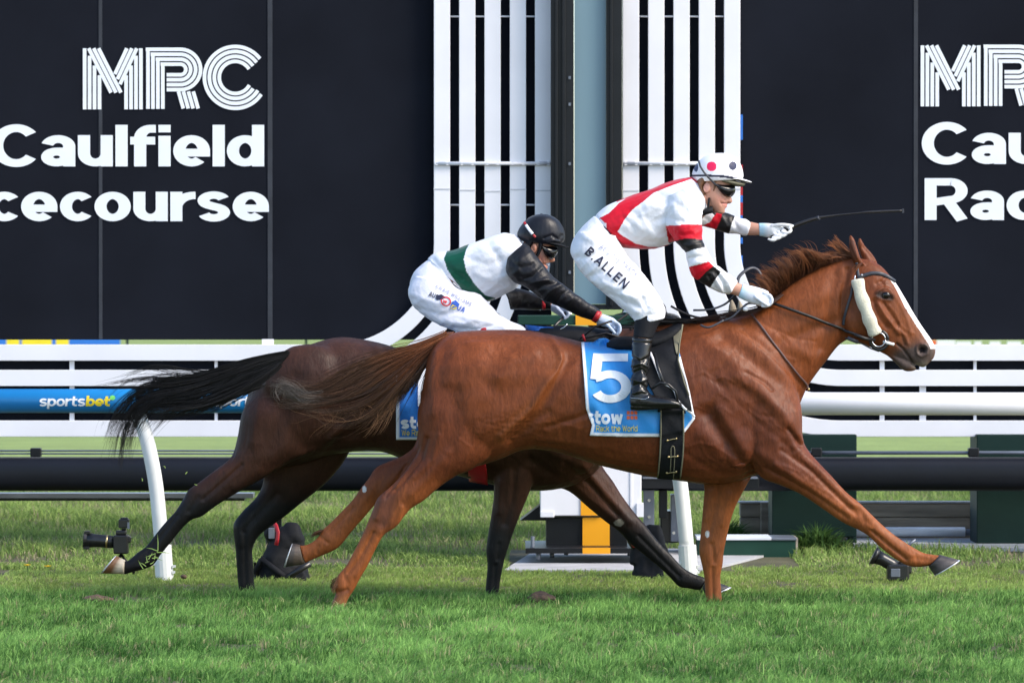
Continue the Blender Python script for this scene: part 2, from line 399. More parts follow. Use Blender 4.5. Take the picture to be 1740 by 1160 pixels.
def mrc(par, ox, oy):
    """three letters drawn with four parallel lines each; coordinates in 1/2.9 photo pixels"""
    S = []; w = 24.3
    sl_ = 112/222
    for k in range(4):
        x = 418+w*k; ytop = 240 if k == 0 else 240+(k*w-6)/sl_*1.0
        S.append([(x, 540), (x, min(ytop, 400))])
        x2 = 695-w*k; S.append([(x2, 540), (x2, min(ytop, 400))])
    for k in range(3):
        S.append([(438+w*k, 240), (438+w*k+218*.505, 458)])
    for k in range(3):
        h = (172-24.3*k)/.975; S.append([(675-w*k, 240), (675-w*k-h*.47, 240+h)])
    for k in range(4):
        r = 99-w*k
        S.append([(730+w*k, 538), (730+w*k, 245+w*k)])
        S.append([(730+w*k-11, 245+w*k), (890, 245+w*k)]+[(890+r*math.sin(R(a)), 344-r*math.cos(R(a))) for a in range(6, 180, 6)]+[(890, 443-w*k), (822, 443-w*k)])
        S.append([(880+w*k, 452), (904+w*k, 536)])
        rc = 152-w*k
        S.append([(1160+rc*math.cos(R(a)), 383-rc*math.sin(R(a))) for a in range(37-k*2, 329+k*2, 5)])
    mb = MB(); lay = 0
    for p in S:
        L, Rr = ribbon(p, 8.9, 8.9, 14); lay = (lay+1) % 5; y = YB-.005-lay*.0003; n = len(L)
        vs = [at(q.x/2.9+ox, q.y/2.9+oy, y) for pr in zip(L, Rr) for q in pr]; vs += [Vector(v)+Vector((0, .004, 0)) for v in vs]
        fs = []
        for i in range(n-1): fs += [(2*i, 2*i+1, 2*i+3, 2*i+2), (2*i, 2*i+2, 2*i+2+2*n, 2*i+2*n), (2*i+1, 2*i+1+2*n, 2*i+3+2*n, 2*i+3)]
        mb.add(vs, fs)
    me = bpy.data.meshes.new('lettering'); me.from_pydata(mb.v, [], mb.f); finish('lettering', me, M['lettering'], par, False)
mrc(bl, 0, 0); mrc(br, 1423, -5)
# low dark panels behind the rails
for px0, px1, lb in ((-420, 905, 'low dark panel behind the white rails, left of the winning post'), (1110, 2200, 'low dark panel behind the white rails, right of the winning post')):
    tag(MB().pbox(px0, 604, px1, 731, YB-.02, YB+.06).build('low_panel', M['board'], None, .004), lb, 'panel')

def band(mb, pts, w, y0, y1):
    """flat bar following pts (photo px), width w px, solid between y0 and y1"""
    P = [Vector(p) for p in pts]; n = len(P); vs = []
    for i in range(n):
        t = (P[min(i+1, n-1)]-P[max(i-1, 0)]).normalized(); o = Vector((-t.y, t.x))*w/2
        for q in (P[i]+o, P[i]-o):
            a = at(q.x, q.y, y0); vs += [a, (a.x, y1, a.z)]
    fs = [(0, 1, 3, 2), (4*n-4, 4*n-2, 4*n-1, 4*n-3)]
    for i in range(n-1):
        a = 4*i; fs += [(a, a+2, a+6, a+4), (a+1, a+5, a+7, a+3), (a, a+4, a+5, a+1), (a+2, a+3, a+7, a+6)]
    mb.add(vs, fs)
def strip_frame(label, side):
    s = 1 if side > 0 else -1
    cx = 1430 if side > 0 else 565
    t = thing('curved_rail_frame', label, 'rail frame', at(cx - s*270, 413, YS))
    for k in range(5):
        r = 186+43*k; x = cx-s*r
        if k < 4:
            pts = [(x, -160), (x, 0), (x, 200), (x, 413)]+[(cx-s*r*math.cos(R(a)), 413+r*math.sin(R(a))) for a in range(3, 90, 3)]+[(cx, 413+r), (cx+s*300, 413+r), (cx+s*900, 413+r)]
        else: pts = [(x, -160), (x, 100), (x, 300), (x, 413)]+[(cx-s*r*math.cos(R(a)), 413+r*math.sin(R(a))) for a in range(2, 20, 2)]
        mb = MB(); band(mb, pts, 27.5 if k < 4 else 28, YS, YS+.035); mb.build('rail', M['white'], t, .003)
    x0, x1 = sorted((cx-s*372, cx-s*174))
    for yy, rr in ((28, 1.6), (278, 3.2), (348, 1.6), (-110, 3.2)):
        a, b = at(x0+2, yy, YS), at(x1-2, yy, YS); off = -.012 if rr > 2 else .05
        MB().tube([a+Vector((0, off, 0)), b+Vector((0, off, 0))], rr*m_(YS), 8).build('crossbar', M['white'], t, smooth=True)
        if rr > 2:
            for k in range(5):
                for dx in (-9, 9):
                    p = at(cx-s*(186+43*k)+dx, yy, YS)
                    MB().tube([p+Vector((0, -.022, 0)), p+Vector((0, 0.0, 0))], .012, 8).build('bolt', M['white'], t)
    for k in range(5):
        px = cx-s*(186+43*k)
        for yy in (320+(k*37%5),): MB().pbox(px-14.2, yy, px+14.2, yy+2.2, YS-.003, YS-.0004).build('joint_strip', M['jointgrey'], t)
    for px, w in (((122, 8), (455, 20), (367, 5), (-170, 8)) if s < 0 else ((1499, 8), (1568, 11), (1657, 5), (1960, 8))):
        MB().pbox(px-w/2, 576 if w > 9 else 590, px+w/2, 738, YS+.037, YS+.062).build('upright', M['white'], t)
    return t
strip_frame('set of five white rails curving from vertical to the left', -1)
strip_frame('set of five white rails curving from vertical to the right', 1)
# coloured screen edge behind the right hand rails
t = thing('screen_edge', 'narrow blue and red screen edge beside the right hand white rails', 'screen', at(1260, 300, YS+.1))
cols = [('blue2', 195, 238), ('red', 280, 300), ('red', 318, 332), ('blue2', 332, 344), ('red', 344, 366), ('blue2', 366, 374), ('blue2', 404, 414), ('blue2', 434, 470)]
for c, a, b in cols: MB().pbox(1257, a, 1262, b, YS+.06, YS+.085).build('segment', M[c], t)

# glass column
t = thing('winning_post_column', 'tall black framed column with a pale blue glass panel', 'column', at(1000, 525, YS-.1))
Y = YS-.15
MB().pbox(936, -160, 975, 526, Y, Y+.25).pbox(943, -160, 948, 520, Y-.02, Y-.001).pbox(955, -160, 961, 520, Y-.03, Y-.001).build('frame', M['frame'], t, .003)
MB().pbox(1030, -160, 1057, 526, Y, Y+.25).pbox(1036, -160, 1041, 520, Y-.02, Y-.001).build('frame', M['frame'], t, .003)
MB().pbox(975.5, 517, 1029.5, 526, Y, Y+.2).build('frame', M['frame'], t)
MB().pbox(976, -160, 1029.5, 516.5, Y+.04, Y+.07).build('glass_panel', M['glass'], t)
for yy in (130, 175, 276, 460): MB().pbox(966, yy, 970, yy+5, Y-.012, Y-.001).build('bolt', M['metalbar'], t)
# finish box (white and gold), its stand and its plinth
Y = 4.1
t = thing('finish_line_cabinet', 'white finish line cabinet with a vertical gold stripe on a dark base', 'cabinet', at(1000, 940, Y))
MB().pbox(918, 560, 1090, 876, Y, Y+.55).pbox(918, 868, 942, 879, Y-.012, Y-.002).build('body', M['white'], t, .006)
MB().pbox(1082, 855, 1094, 878, Y-.02, Y+.1).pbox(1071, 560, 1074, 876, Y-.006, Y-.001).build('corner_trim', M['white'], t)
MB().pbox(987, 560, 1021, 875.5, Y-.008, Y-.001).build('gold_stripe', M['gold'], t)
MB().pbox(880, 536, 1115, 552, Y-.1, Y+.6).build('lid', M['green2'], t, .006)
MB().pbox(978, 535.2, 1014, 552.6, Y-.108, Y-.101).build('gold_stripe', M['gold'], t)
MB().pbox(928, 880, 1066, 930, Y+.03, Y+.5).build('base', M['frame'], t, .004)
MB().pbox(990, 879, 1036, 930, Y+.01, Y+.028).build('gold_stripe', M['gold'], t)
mb = MB(); a = at(884, 884, Y+.1); b = at(929, 884, Y+.1); c = at(929, 850, Y+.1); mb.prism([(a.x, a.z), (b.x, b.z), (c.x, c.z)], Y+.1, Y+.4).build('bracket', M['frame'], t)
mb = MB().pbox(893, 931, 1110, 940, Y-.3, Y+.6); mb.build('platform', M['frame'], t, .003)
MB().pbox(990, 930.4, 1037, 940.5, Y-.306, Y-.301).build('gold_stripe', M['gold'], t)
for px, yo in ((915, -.25), (938, 0), (962, .3), (1090, -.25), (1070, .2)):
    p = at(px, 939.5, Y+yo); MB().tube([p, (p.x, p.y, .03)], .014, 8).build('foot', M['metalbar'], t, smooth=True)
p = at(905, 925, Y-.2); MB().tube([p+Vector((0, 0, .05)), p-Vector((0, 0, .03))], .012, 8).build('levelling_screw', M['metalbar'], t)
me = bpy.data.meshes.new('pad'); me.from_pydata([at(858, 972, 3.15)*1, Vector((2.2*.4, 3.15, 0)), Vector((1.15, 5.6, 0)), Vector((.12, 5.6, 0))], [], [(0, 1, 2, 3)])
vs = [(-.05, 3.1, .012), (1.12, 3.1, .012), (1.75, 5.5, .012), (.16, 5.5, .012)]
mb = MB(); mb.add(vs+[(x, y, -.05) for x, y, z in vs], [(0, 1, 2, 3), (7, 6, 5, 4), (0, 4, 5, 1), (1, 5, 6, 2), (2, 6, 7, 3), (3, 7, 4, 0)])
tag(mb.build('concrete_pad', M['concrete'], None), 'pale concrete pad under the white and gold cabinet', 'pad', kind='structure')
# equipment right of the cabinet
t = thing('timing_equipment', 'dark metal timing equipment right of the white cabinet', 'equipment', at(1140, 925, 4.9))
MB().pbox(1097, 640, 1186, 812, 4.9, 5.2).build('housing', M['frame'], t, .005)
MB().pbox(1090, 813, 1290, 830, 4.75, 4.95).build('tray', M['frame'], t, .003)
MB().pbox(1092, 811, 1288, 813.2, 4.74, 4.96).build('tray_edge', M['metalbar'], t)
MB().pbox(1094, 832, 1112, 935, 4.85, 5.0).build('leg', M['metalbar'], t, .004)
MB().pbox(1120, 832, 1134, 880, 4.9, 5.0).build('leg', M['frame'], t, .004)
MB().pbox(1140, 840, 1160, 920, 5.0, 5.15).build('leg', M['metalbar'], t, .004)
MB().pbox(1122, 868, 1172, 922, 5.05, 5.3).build('battery_box', M['black'], t, .01)
for px, py in ((1103, 850), (1103, 878), (1145, 905)): 
    p = at(px, py, 4.84); MB().tube([p, p+Vector((0, .02, 0))], .010, 8).build('bolt', M['steel'], t)
t = thing('camera_head', 'cluttered dark camera head with shiny knobs beside the glass column', 'camera', at(1090, 545, 4.7))
mb = MB(); blob(mb, 1078, 520, 4.7, 20, 26, .10); blob(mb, 1110, 528, 4.72, 22, 20, .1); blob(mb, 1060, 545, 4.7, 26, 14, .09); blob(mb, 1140, 545, 4.7, 20, 12, .09)
mm = remesh(mb, 'housing', .012, 1); displace(mm, lambda c, n: .008*vnoise(c, 60, 4)); finish('housing', mm, M['leather'], t)
for px, py, r in ((1072, 505, 5), (1095, 512, 6), (1063, 530, 5), (1105, 538, 4), (1088, 528, 4), (1120, 520, 5)):
    mb = MB(); blob(mb, px, py, 4.6, r, r*.7, .02); mb.build('knob', M['steel'], t, smooth=True)
MB().pbox(1000, 552, 1150, 640, 4.75, 5.0).build('stand', M['frame'], t)

# long padded beam and rods
mb = MB(); Y = 4.95; prof = []
zc0 = at(0, 835, Y).z; zc1 = at(0, 777, Y).z; hh = (zc1-zc0)/2; zc = (zc0+zc1)/2
for i in range(24):
    a = 2*math.pi*i/24; prof.append((math.copysign(abs(math.cos(a))**.6, math.cos(a))*.11, math.copysign(abs(math.sin(a))**.6, math.sin(a))*hh))
xs = np.arange(-5.2, 5.3, .4); vs = []; fs = []
for i, x in enumerate(xs):
    for (a, b) in prof: vs.append((x, Y+.11+a, zc+b))
for i in range(len(xs)-1):
    for k in range(24): fs.append((i*24+k, i*24+(k+1) % 24, (i+1)*24+(k+1) % 24, (i+1)*24+k))
fs.append(tuple(range(24))); fs.append(tuple((len(xs)-1)*24+k for k in range(23, -1, -1)))
mb.add(vs, fs)
tb = thing('crash_beam', 'long black padded crash beam running low behind the rail', 'beam', (0, Y, 0))
mb.build('padding', M['beam'], tb, smooth=True)
for px in (-260, 452, 1212, 2000): MB().pbox(px, 800, px+14, 850, Y+.12, Y+.2).build('support_foot', M['frame'], tb)
for px in (-260, 452, 1212, 2000):
    p = at(px+7, 850, Y+.16); MB().tube([p, (p.x, p.y, 0)], .03, 8).build('support_foot', M['frame'], tb)
Yr = 5.3
t = thing('thin_rod', 'thin double rod above the black crash beam', 'rod', (0, Yr, at(0, 768, Yr).z))
for yy, r in ((765.5, 1.6), (770.5, 1.4)):
    MB().tube([at(-500, yy, Yr), at(1300, yy, Yr)], r*m_(Yr), 8).build('rod', M['metalbar'], t, smooth=True)
MB().tube([at(1300, 769, Yr), at(2200, 769, Yr)], 3.2*m_(Yr), 8).build('rod', M['metalbar'], t, smooth=True)
for px in (1388, 1655, 560, 60):
    MB().pbox(px-9, 761, px+9, 776, Yr-.04, Yr+.04).build('clamp', M['frame'], t, .006)
t = thing('metal_ledge', 'grey metal ledge under the left end of the crash beam', 'ledge', at(100, 850, 5.3))
MB().pbox(-420, 838, 430, 846, 5.3, 5.5).build('plate', M['metalbar'], t, .002)
MB().pbox(-420, 847.5, 415, 850.5, 5.32, 5.5).build('lower_plate', M['frame'], t, .002)
for px in (-300, 470): MB().pbox(px, 851, px+8, 915, 5.4, 5.45).build('leg', M['frame'], t)
# green support blocks, wall, pipe, kerb
for px0, px1, py0, py1, lb in ((1312, 1455, 738, 912, 'dark green support block under the beam, behind the extended chestnut foreleg'), (1660, 1800, 738, 926, 'dark green support block at the right edge of the frame')):
    t = thing('support_block', lb, 'block', at((px0+px1)/2, py1, 5.5), 'dark green blocks under the beam')
    mb = MB()
    if px0 < 1400: mb.pbox(1364, 738, 1456, 800, 5.45, 5.7); mb.pbox(px0, 800.5, 1456, py1, 5.45, 5.9)
    else: mb.pbox(px0, py0, px1, py1, 5.45, 5.9)
    mb.build('body', M['dkgreen'], t, .006)
    for q in (px0+18, px1-6): MB().pbox(q-7, py1+.5, q+7, 932, 5.55, 5.65).build('foot', M['dkgreen'], t)
t = thing('retaining_wall', 'weathered timber sleeper wall with grass behind it', 'wall', at(1450, 925, 6.2))
for i, (a, b) in enumerate(((855, 878), (879, 903), (904, 928))): MB().pbox(1258, a, 2100, b, 6.2+.004*i, 6.32).build('sleeper', M['timber'], t, .006)
MB().pbox(1293, 853, 1312, 930, 6.12, 6.19).build('post', M['timber'], t, .005)
MB().pbox(1255, 852.2, 2100, 854.6, 6.18, 6.34).build('cap', M['concrete'], t)
t = thing('drain_pipe', 'pale grey pipe lying along the foot of the timber wall', 'pipe', at(1560, 912, 6.0))
MB().tube([at(1440, 903, 6.0), at(1640, 903, 6.0)], 8*m_(6), 14).build('sleeve', M['pipe'], t, smooth=True)
MB().tube([at(1641, 904, 6.0), at(2000, 904, 6.0)], 5.5*m_(6), 12).build('inner_pipe', M['metalbar'], t, smooth=True)
t = thing('kerb', 'low concrete kerb in front of the pale grey pipe', 'kerb', at(1600, 935, 5.5))
MB().pbox(1425, 930, 2100, 937, 5.35, 5.42).build('edge', M['concrete'], t, .004)
MB().box(at(1450, 0, 5.5).x, 6, 5.42, 6.15, 0, .045).build('slab', M['concrete'], t)
t = thing('green_crate', 'low dark green box with a pale lid standing in the grass', 'box', at(1268, 947, 4.7))
MB().pbox(1186, 918, 1352, 949, 4.7, 5.05).build('body', M['green2'], t, .004)
MB().pbox(1184, 912.5, 1311, 917.5, 4.69, 5.07).build('lid', M['pipe'], t, .003)
MB().pbox(1311.5, 913.5, 1354, 917.8, 4.69, 5.07).build('lid', M['metalbar'], t, .003)
MB().pbox(1352.5, 914, 1356, 949, 4.7, 5.05).build('side_panel', M['timber'], t)
# ---------------------------------------------------------------- running rail
YR = 2.3
t = thing('running_rail', 'running rail, blue covered on the left and bare white on the right', 'rail', (0, YR, 0))
rz = 19.5*m_(YR); c0 = at(0, 681, YR)
def tube_y(yy): return at(0, yy, YR).z
MB().tube([(at(-420, 0, YR).x, YR, tube_y(680.5)), (at(900, 0, YR).x, YR, tube_y(681.5))], 20.5*m_(YR), 28).build('blue_cover', M['bluecover'], t, smooth=True)
MB().tube([(at(900.5, 0, YR).x, YR, tube_y(685)), (at(2200, 0, YR).x, YR, tube_y(686.5))], 19.5*m_(YR), 28).build('rail_tube', M['white'], t, smooth=True)
def rail_post(dx):
    mb = MB(); P = []; Rr = []
    for x, y, r in ((226, 676, 12), (231, 695, 12.5), (236, 706, 12.5), (249, 745, 12.5), (259, 790, 12.5), (266, 835, 12.5), (271, 885, 12.5), (275, 928, 12.5)):
        P.append(at(x+dx, y, YR+.03)); Rr.append(r*m_(YR))
    S = cr([(p.x, p.y, p.z, r) for p, r in zip(P, Rr)], 3)
    o = MB().tube([s[:3] for s in S], [s[3] for s in S], 20).build('post', M['whitepost'], t, smooth=True)
    a = at(275.5+dx, 926, YR+.03); b = at(280+dx, 984, YR+.03); s = o
    MB().tube([a, Vector((b.x, b.y, -.03))], 15.5*m_(YR), 16).build('post_sleeve', M['whitepost'], o, smooth=False)
    for i, (ddx, yy) in enumerate(((17, 962), (-16, 958), (16, 972))):
        p = at(278+dx+ddx, yy, YR+.02); MB().pbox(278+dx+ddx-3, yy-2, 278+dx+ddx+3, yy+2, YR-.0, YR+.02).build('clip', M['whitepost'], o)
for dx in (0, 892, -892): rail_post(dx)
def rail_map(x0, base, xh):
    def f(u, v, l):
        px = x0+u*xh; py = base-v*xh; r = 20.5*m_(YR)+.0022+l*.0004; z = at(0, py, YR).z-tube_y(680.5)
        return Vector((at(px, 0, YR).x, YR-math.sqrt(max(r*r-z*z, 1e-6)), tube_y(680.5)+z))
    return f
def sportsbet(x0):
    sk = lambda f: (lambda u, v, l: f(u+v*.12, v, l))
    put_text('sports', sk(rail_map(x0, 689.5, 13.2)), .16, .12, 'lettering', M['ink_white'], t, T=1.35, track=.03, width=78/13.2)
    put_text('bet', sk(rail_map(x0+79, 689.5, 13.2)), .18, .14, 'lettering', M['yellow'], t, T=1.35, track=.03, width=41/13.2)
    put_text('o', rail_map(x0+120, 679, 8), .24, .24, 'logo_dot', M['lime'], t)
for x in (68, 361, 654, -225): sportsbet(x)
# ---------------------------------------------------------------- far banners
t = thing('sponsor_banner', 'distant blue and yellow banner seen under the left board', 'banner', at(100, 590, 70))
for c, a, b in (('blue2', -60, 11), ('yellow', 11, 33), ('blue2', 33, 37), ('yellow', 37, 88), ('blue2', 88, 95), ('yellow', 95, 117), ('blue2', 117, 204)):
    MB().pbox(a, 575, b, 592, 70, 70.05).build('stripe', M[c], t)
t = thing('far_fence_rail', 'distant white rail with an orange tip seen under the right board', 'fence', at(1680, 590, 60))
MB().pbox(1592, 578, 1623, 592, 60, 60.05).build('panel', M['white'], t); MB().pbox(1583, 578, 1591, 592, 60, 60.05).build('end_marker', M['orange'], t)
for a, b in ((1625, 1650), (1656, 1668), (1682, 1700), (1712, 1735), (1745, 1790)): MB().pbox(a, 580, b, 592, 60, 60.05).build('panel', M['white'], t)
for px in (216, 520): tag(MB().pbox(px-2, 575, px+2, 596, 40, 40.06).build('marker_peg', M['dkgreen'], None), 'thin dark green peg seen under the left board, ' + ('beside the blue banner' if px < 300 else 'above the dark horse rump'), 'peg')
# ================================================================== HORSES
def coat(name, rough, var, hairbump=.0012):
    m = pmat(name, (1, 1, 1), rough, spec=.22, var=var, vs=7, attr='Col', detail=6)
    nt = m.node_tree; b = nt.nodes['Principled BSDF']
    tc = nt.nodes.new('ShaderNodeTexCoord'); mp = nt.nodes.new('ShaderNodeMapping'); mp.inputs['Scale'].default_value = (1, 1, .35); mp.inputs['Rotation'].default_value = (0, R(35), 0)
    nt.links.new(tc.outputs['Object'], mp.inputs[0])
    n1 = nt.nodes.new('ShaderNodeTexNoise'); n1.inputs['Scale'].default_value = 95; n1.inputs['Detail'].default_value = 4; nt.links.new(mp.outputs[0], n1.inputs[0])
    n2 = nt.nodes.new('ShaderNodeTexNoise'); n2.inputs['Scale'].default_value = 17; n2.inputs['Detail'].default_value = 5; n2.inputs['Distortion'].default_value = .8; nt.links.new(mp.outputs[0], n2.inputs[0])
    b1 = nt.nodes.new('ShaderNodeBump'); b1.inputs['Distance'].default_value = hairbump; nt.links.new(n1.outputs[0], b1.inputs['Height'])
    b2 = nt.nodes.new('ShaderNodeBump'); b2.inputs['Distance'].default_value = .006; nt.links.new(n2.outputs[0], b2.inputs['Height']); nt.links.new(b1.outputs[0], b2.inputs['Normal'])
    nt.links.new(b2.outputs[0], b.inputs['Normal'])
    mr = nt.nodes.new('ShaderNodeMapRange'); mr.inputs[3].default_value = rough-.12; mr.inputs[4].default_value = rough+.15; nt.links.new(n2.outputs[0], mr.inputs[0]); nt.links.new(mr.outputs[0], b.inputs['Roughness'])
    # fine hair streaks in the coat colour
    mx = [q for q in nt.nodes if q.type == 'MIX'][0]; n3 = nt.nodes.new('ShaderNodeTexNoise'); n3.inputs['Scale'].default_value = 48; n3.inputs['Detail'].default_value = 6; n3.inputs['Distortion'].default_value = 1.2; nt.links.new(mp.outputs[0], n3.inputs[0])
    m3 = nt.nodes.new('ShaderNodeMapRange'); m3.inputs[1].default_value = .3; m3.inputs[2].default_value = .7; m3.inputs[3].default_value = .80; m3.inputs[4].default_value = 1.22; nt.links.new(n3.outputs[0], m3.inputs[0])
    mm = nt.nodes.new('ShaderNodeMix'); mm.data_type = 'RGBA'; mm.blend_type = 'MULTIPLY'; mm.inputs[0].default_value = 1
    nt.links.new(mx.outputs[2], mm.inputs[6]); nt.links.new(m3.outputs[0], mm.inputs[7]); nt.links.new(mm.outputs[2], b.inputs['Base Color'])
    return m
M['chestnut'] = coat('chestnut_coat', .47, .20)
M['bay'] = coat('dark_bay_coat', .46, .22)
M['hair'] = pmat('horse_hair', (1, 1, 1), .5, spec=.4, var=.15, vs=12, attr='Col')
M['hoof'] = pmat('hoof_horn', (1, 1, 1), .5, var=.25, vs=30, attr='Col', bump=.001, bs=60, stretch=(1, 1, 4))

def mix(c, col, w):
    w = np.clip(w, 0, 1)[:, None]; return c*(1-w)+np.array(col)[None]*w
def horse_mesh(name, Y, lofts, blobs, strokes, voxel=.0062, smooth=5, headx=1425):
    mb = MB()
    for st, n, sub in lofts: loft(mb, st, Y, n, 28, sub)
    for b in blobs: blob(mb, *b, Y=Y)
    me = remesh(mb, name, voxel, smooth)
    relax(me, lambda px, py, co: np.clip((785-py)/40, 0, 1)*(1-np.clip((px-headx)/20, 0, 1)), 22)
    sculpt(me, strokes, Y); me.update(); return me
# -------- chestnut
YC = 0.0
torso = [(727,606,712,700,0,.12),(741,582,718,750,0,.18),(765,567,748,785,0,.215),(795,562,790,795,0,.245),(840,560,845,782,0,.255),(900,561,893,764,0,.255),(955,572,945,768,0,.26),(1015,585,1010,788,0,.28),(1090,584,1085,806,0,.275),(1145,562,1150,816,0,.255),(1195,546,1210,823,0,.235),(1250,540,1262,815,0,.225),(1305,560,1318,792,0,.20),(1342,612,1348,765,0,.155),(1357,660,1360,742,0,.10)]
neck = [(1185,547,1330,745,0,.17),(1215,543,1358,690,0,.155),(1262,533,1372,658,0,.13),(1305,512,1387,636,0,.112),(1345,478,1404,614,0,.098),(1388,455,1422,590,0,.088),(1432,438,1438,578,0,.08),(1462,438,1456,570,0,.075)]
head = [(1448,438,1425,535,0,.055),(1478,442,1433,560,0,.083),(1497,452,1438,575,0,.098),(1511,467,1452,582,0,.102),(1522,481,1468,586,0,.096),(1535,502,1484,592,0,.080),(1549,526,1500,600,0,.063),(1562,547,1516,608,0,.054),(1574,565,1532,613,0,.05),(1584,580,1548,617,0,.052),(1589,594,1560,622,0,.047),(1587,607,1570,624,0,.036)]
chin = [(1500,592,1508,604,0,.028),(1518,600,1519,614,0,.032),(1534,606,1532,627,0,.036),(1546,612,1543,631,0,.034),(1557,617,1556,629,0,.022)]
nhind = [(745,610,860,640,-.11,.10),(711,690,852,708,-.12,.115),(710,735,838,768,-.13,.10),(710,764,800,798,-.135,.082),(700,784,774,809,-.14,.068),(684,806,744,830,-.145,.052),(664,826,719,851,-.15,.043),(642,845,700,863,-.15,.040),(633,866,688,876,-.15,.038),(625,886,671,896,-.15,.034),(613,913,652,909,-.15,.027),(600,938,637,936,-.15,.025),(588,960,624,962,-.15,.026),(573,978,611,984,-.15,.030),(568,996,602,1001,-.15,.031),(570,1009,593,1014,-.15,.025),(563,1026,588,1027,-.15,.028),(553,1044,592,1044,-.15,.035)]
fhind = [(715,660,820,735,.14,.10),(708,745,770,800,.14,.075),(690,770,724,818,.14,.055),(664,782,694,832,.145,.045),(640,793,664,850,.15,.042),(627,811,644,853,.15,.038),(613,829,633,862,.15,.033),(598,850,621,876,.15,.027),(581,868,606,893,.15,.025),(564,885,592,910,.15,.026),(549,899,581,924,.15,.030),(541,911,569,934,.15,.030),(530,921,546,944,.15,.024),(518,926,528,952,.15,.024),(509,926,518,957,.15,.028)]
nfore = [(1225,640,1340,625,-.10,.10),(1240,700,1362,690,-.115,.105),(1264,770,1364,742,-.125,.095),(1292,810,1374,765,-.13,.078),(1326,824,1392,786,-.135,.060),(1360,839,1412,807,-.135,.049),(1396,862,1436,834,-.135,.041),(1430,886,1459,853,-.135,.040),(1455,898,1482,875,-.135,.036),(1474,909,1497,889,-.135,.031),(1492,926,1516,905,-.135,.026),(1509,940,1537,920,-.135,.024),(1526,952,1553,930,-.135,.026),(1544,961,1568,938,-.135,.029),(1562,963,1582,941,-.135,.026),(1579,961,1597,943,-.135,.028)]
ffore = [(1185,770,1300,770,.10,.085),(1196,822,1276,812,.12,.062),(1195,855,1254,852,.13,.048),(1193,880,1243,880,.13,.041),(1190,912,1236,909,.13,.038),(1188,936,1230,938,.13,.038),(1193,960,1228,958,.13,.033),(1197,981,1224,979,.13,.027),(1198,1007,1226,1004,.13,.026),(1199,1030,1229,1031,.13,.03),(1195,1048,1233,1048,.13,.035)]
ear_n = [(1443,399,1446,399,-.055,.004),(1442,408,1452,407,-.057,.012),(1443,423,1457,423,-.058,.020),(1447,438,1463,440,-.055,.024),(1452,448,1470,450,-.045,.02)]
ear_f = [(1459,404,1462,404,.055,.004),(1457,413,1470,418,.057,.014),(1459,424,1481,430,.058,.022),(1463,436,1489,442,.055,.024),(1468,448,1492,452,.045,.02)]
blobs = [(1455,545,-.045,28,30,.045),(1455,545,.045,28,30,.045),(1504,500,-.072,13,12,.026),(1504,500,.072,13,12,.026),
         (1290,660,-.125,48,75,.085,),(1255,745,-.155,34,50,.072),(1330,715,-.10,34,45,.075),(815,650,-.13,85,75,.12),(815,650,.13,85,75,.12),(1290,660,.13,48,75,.085),
         (1567,594,-.036,16,16,.022),(1567,594,.036,16,16,.022),(1160,560,0,50,16,.06)]
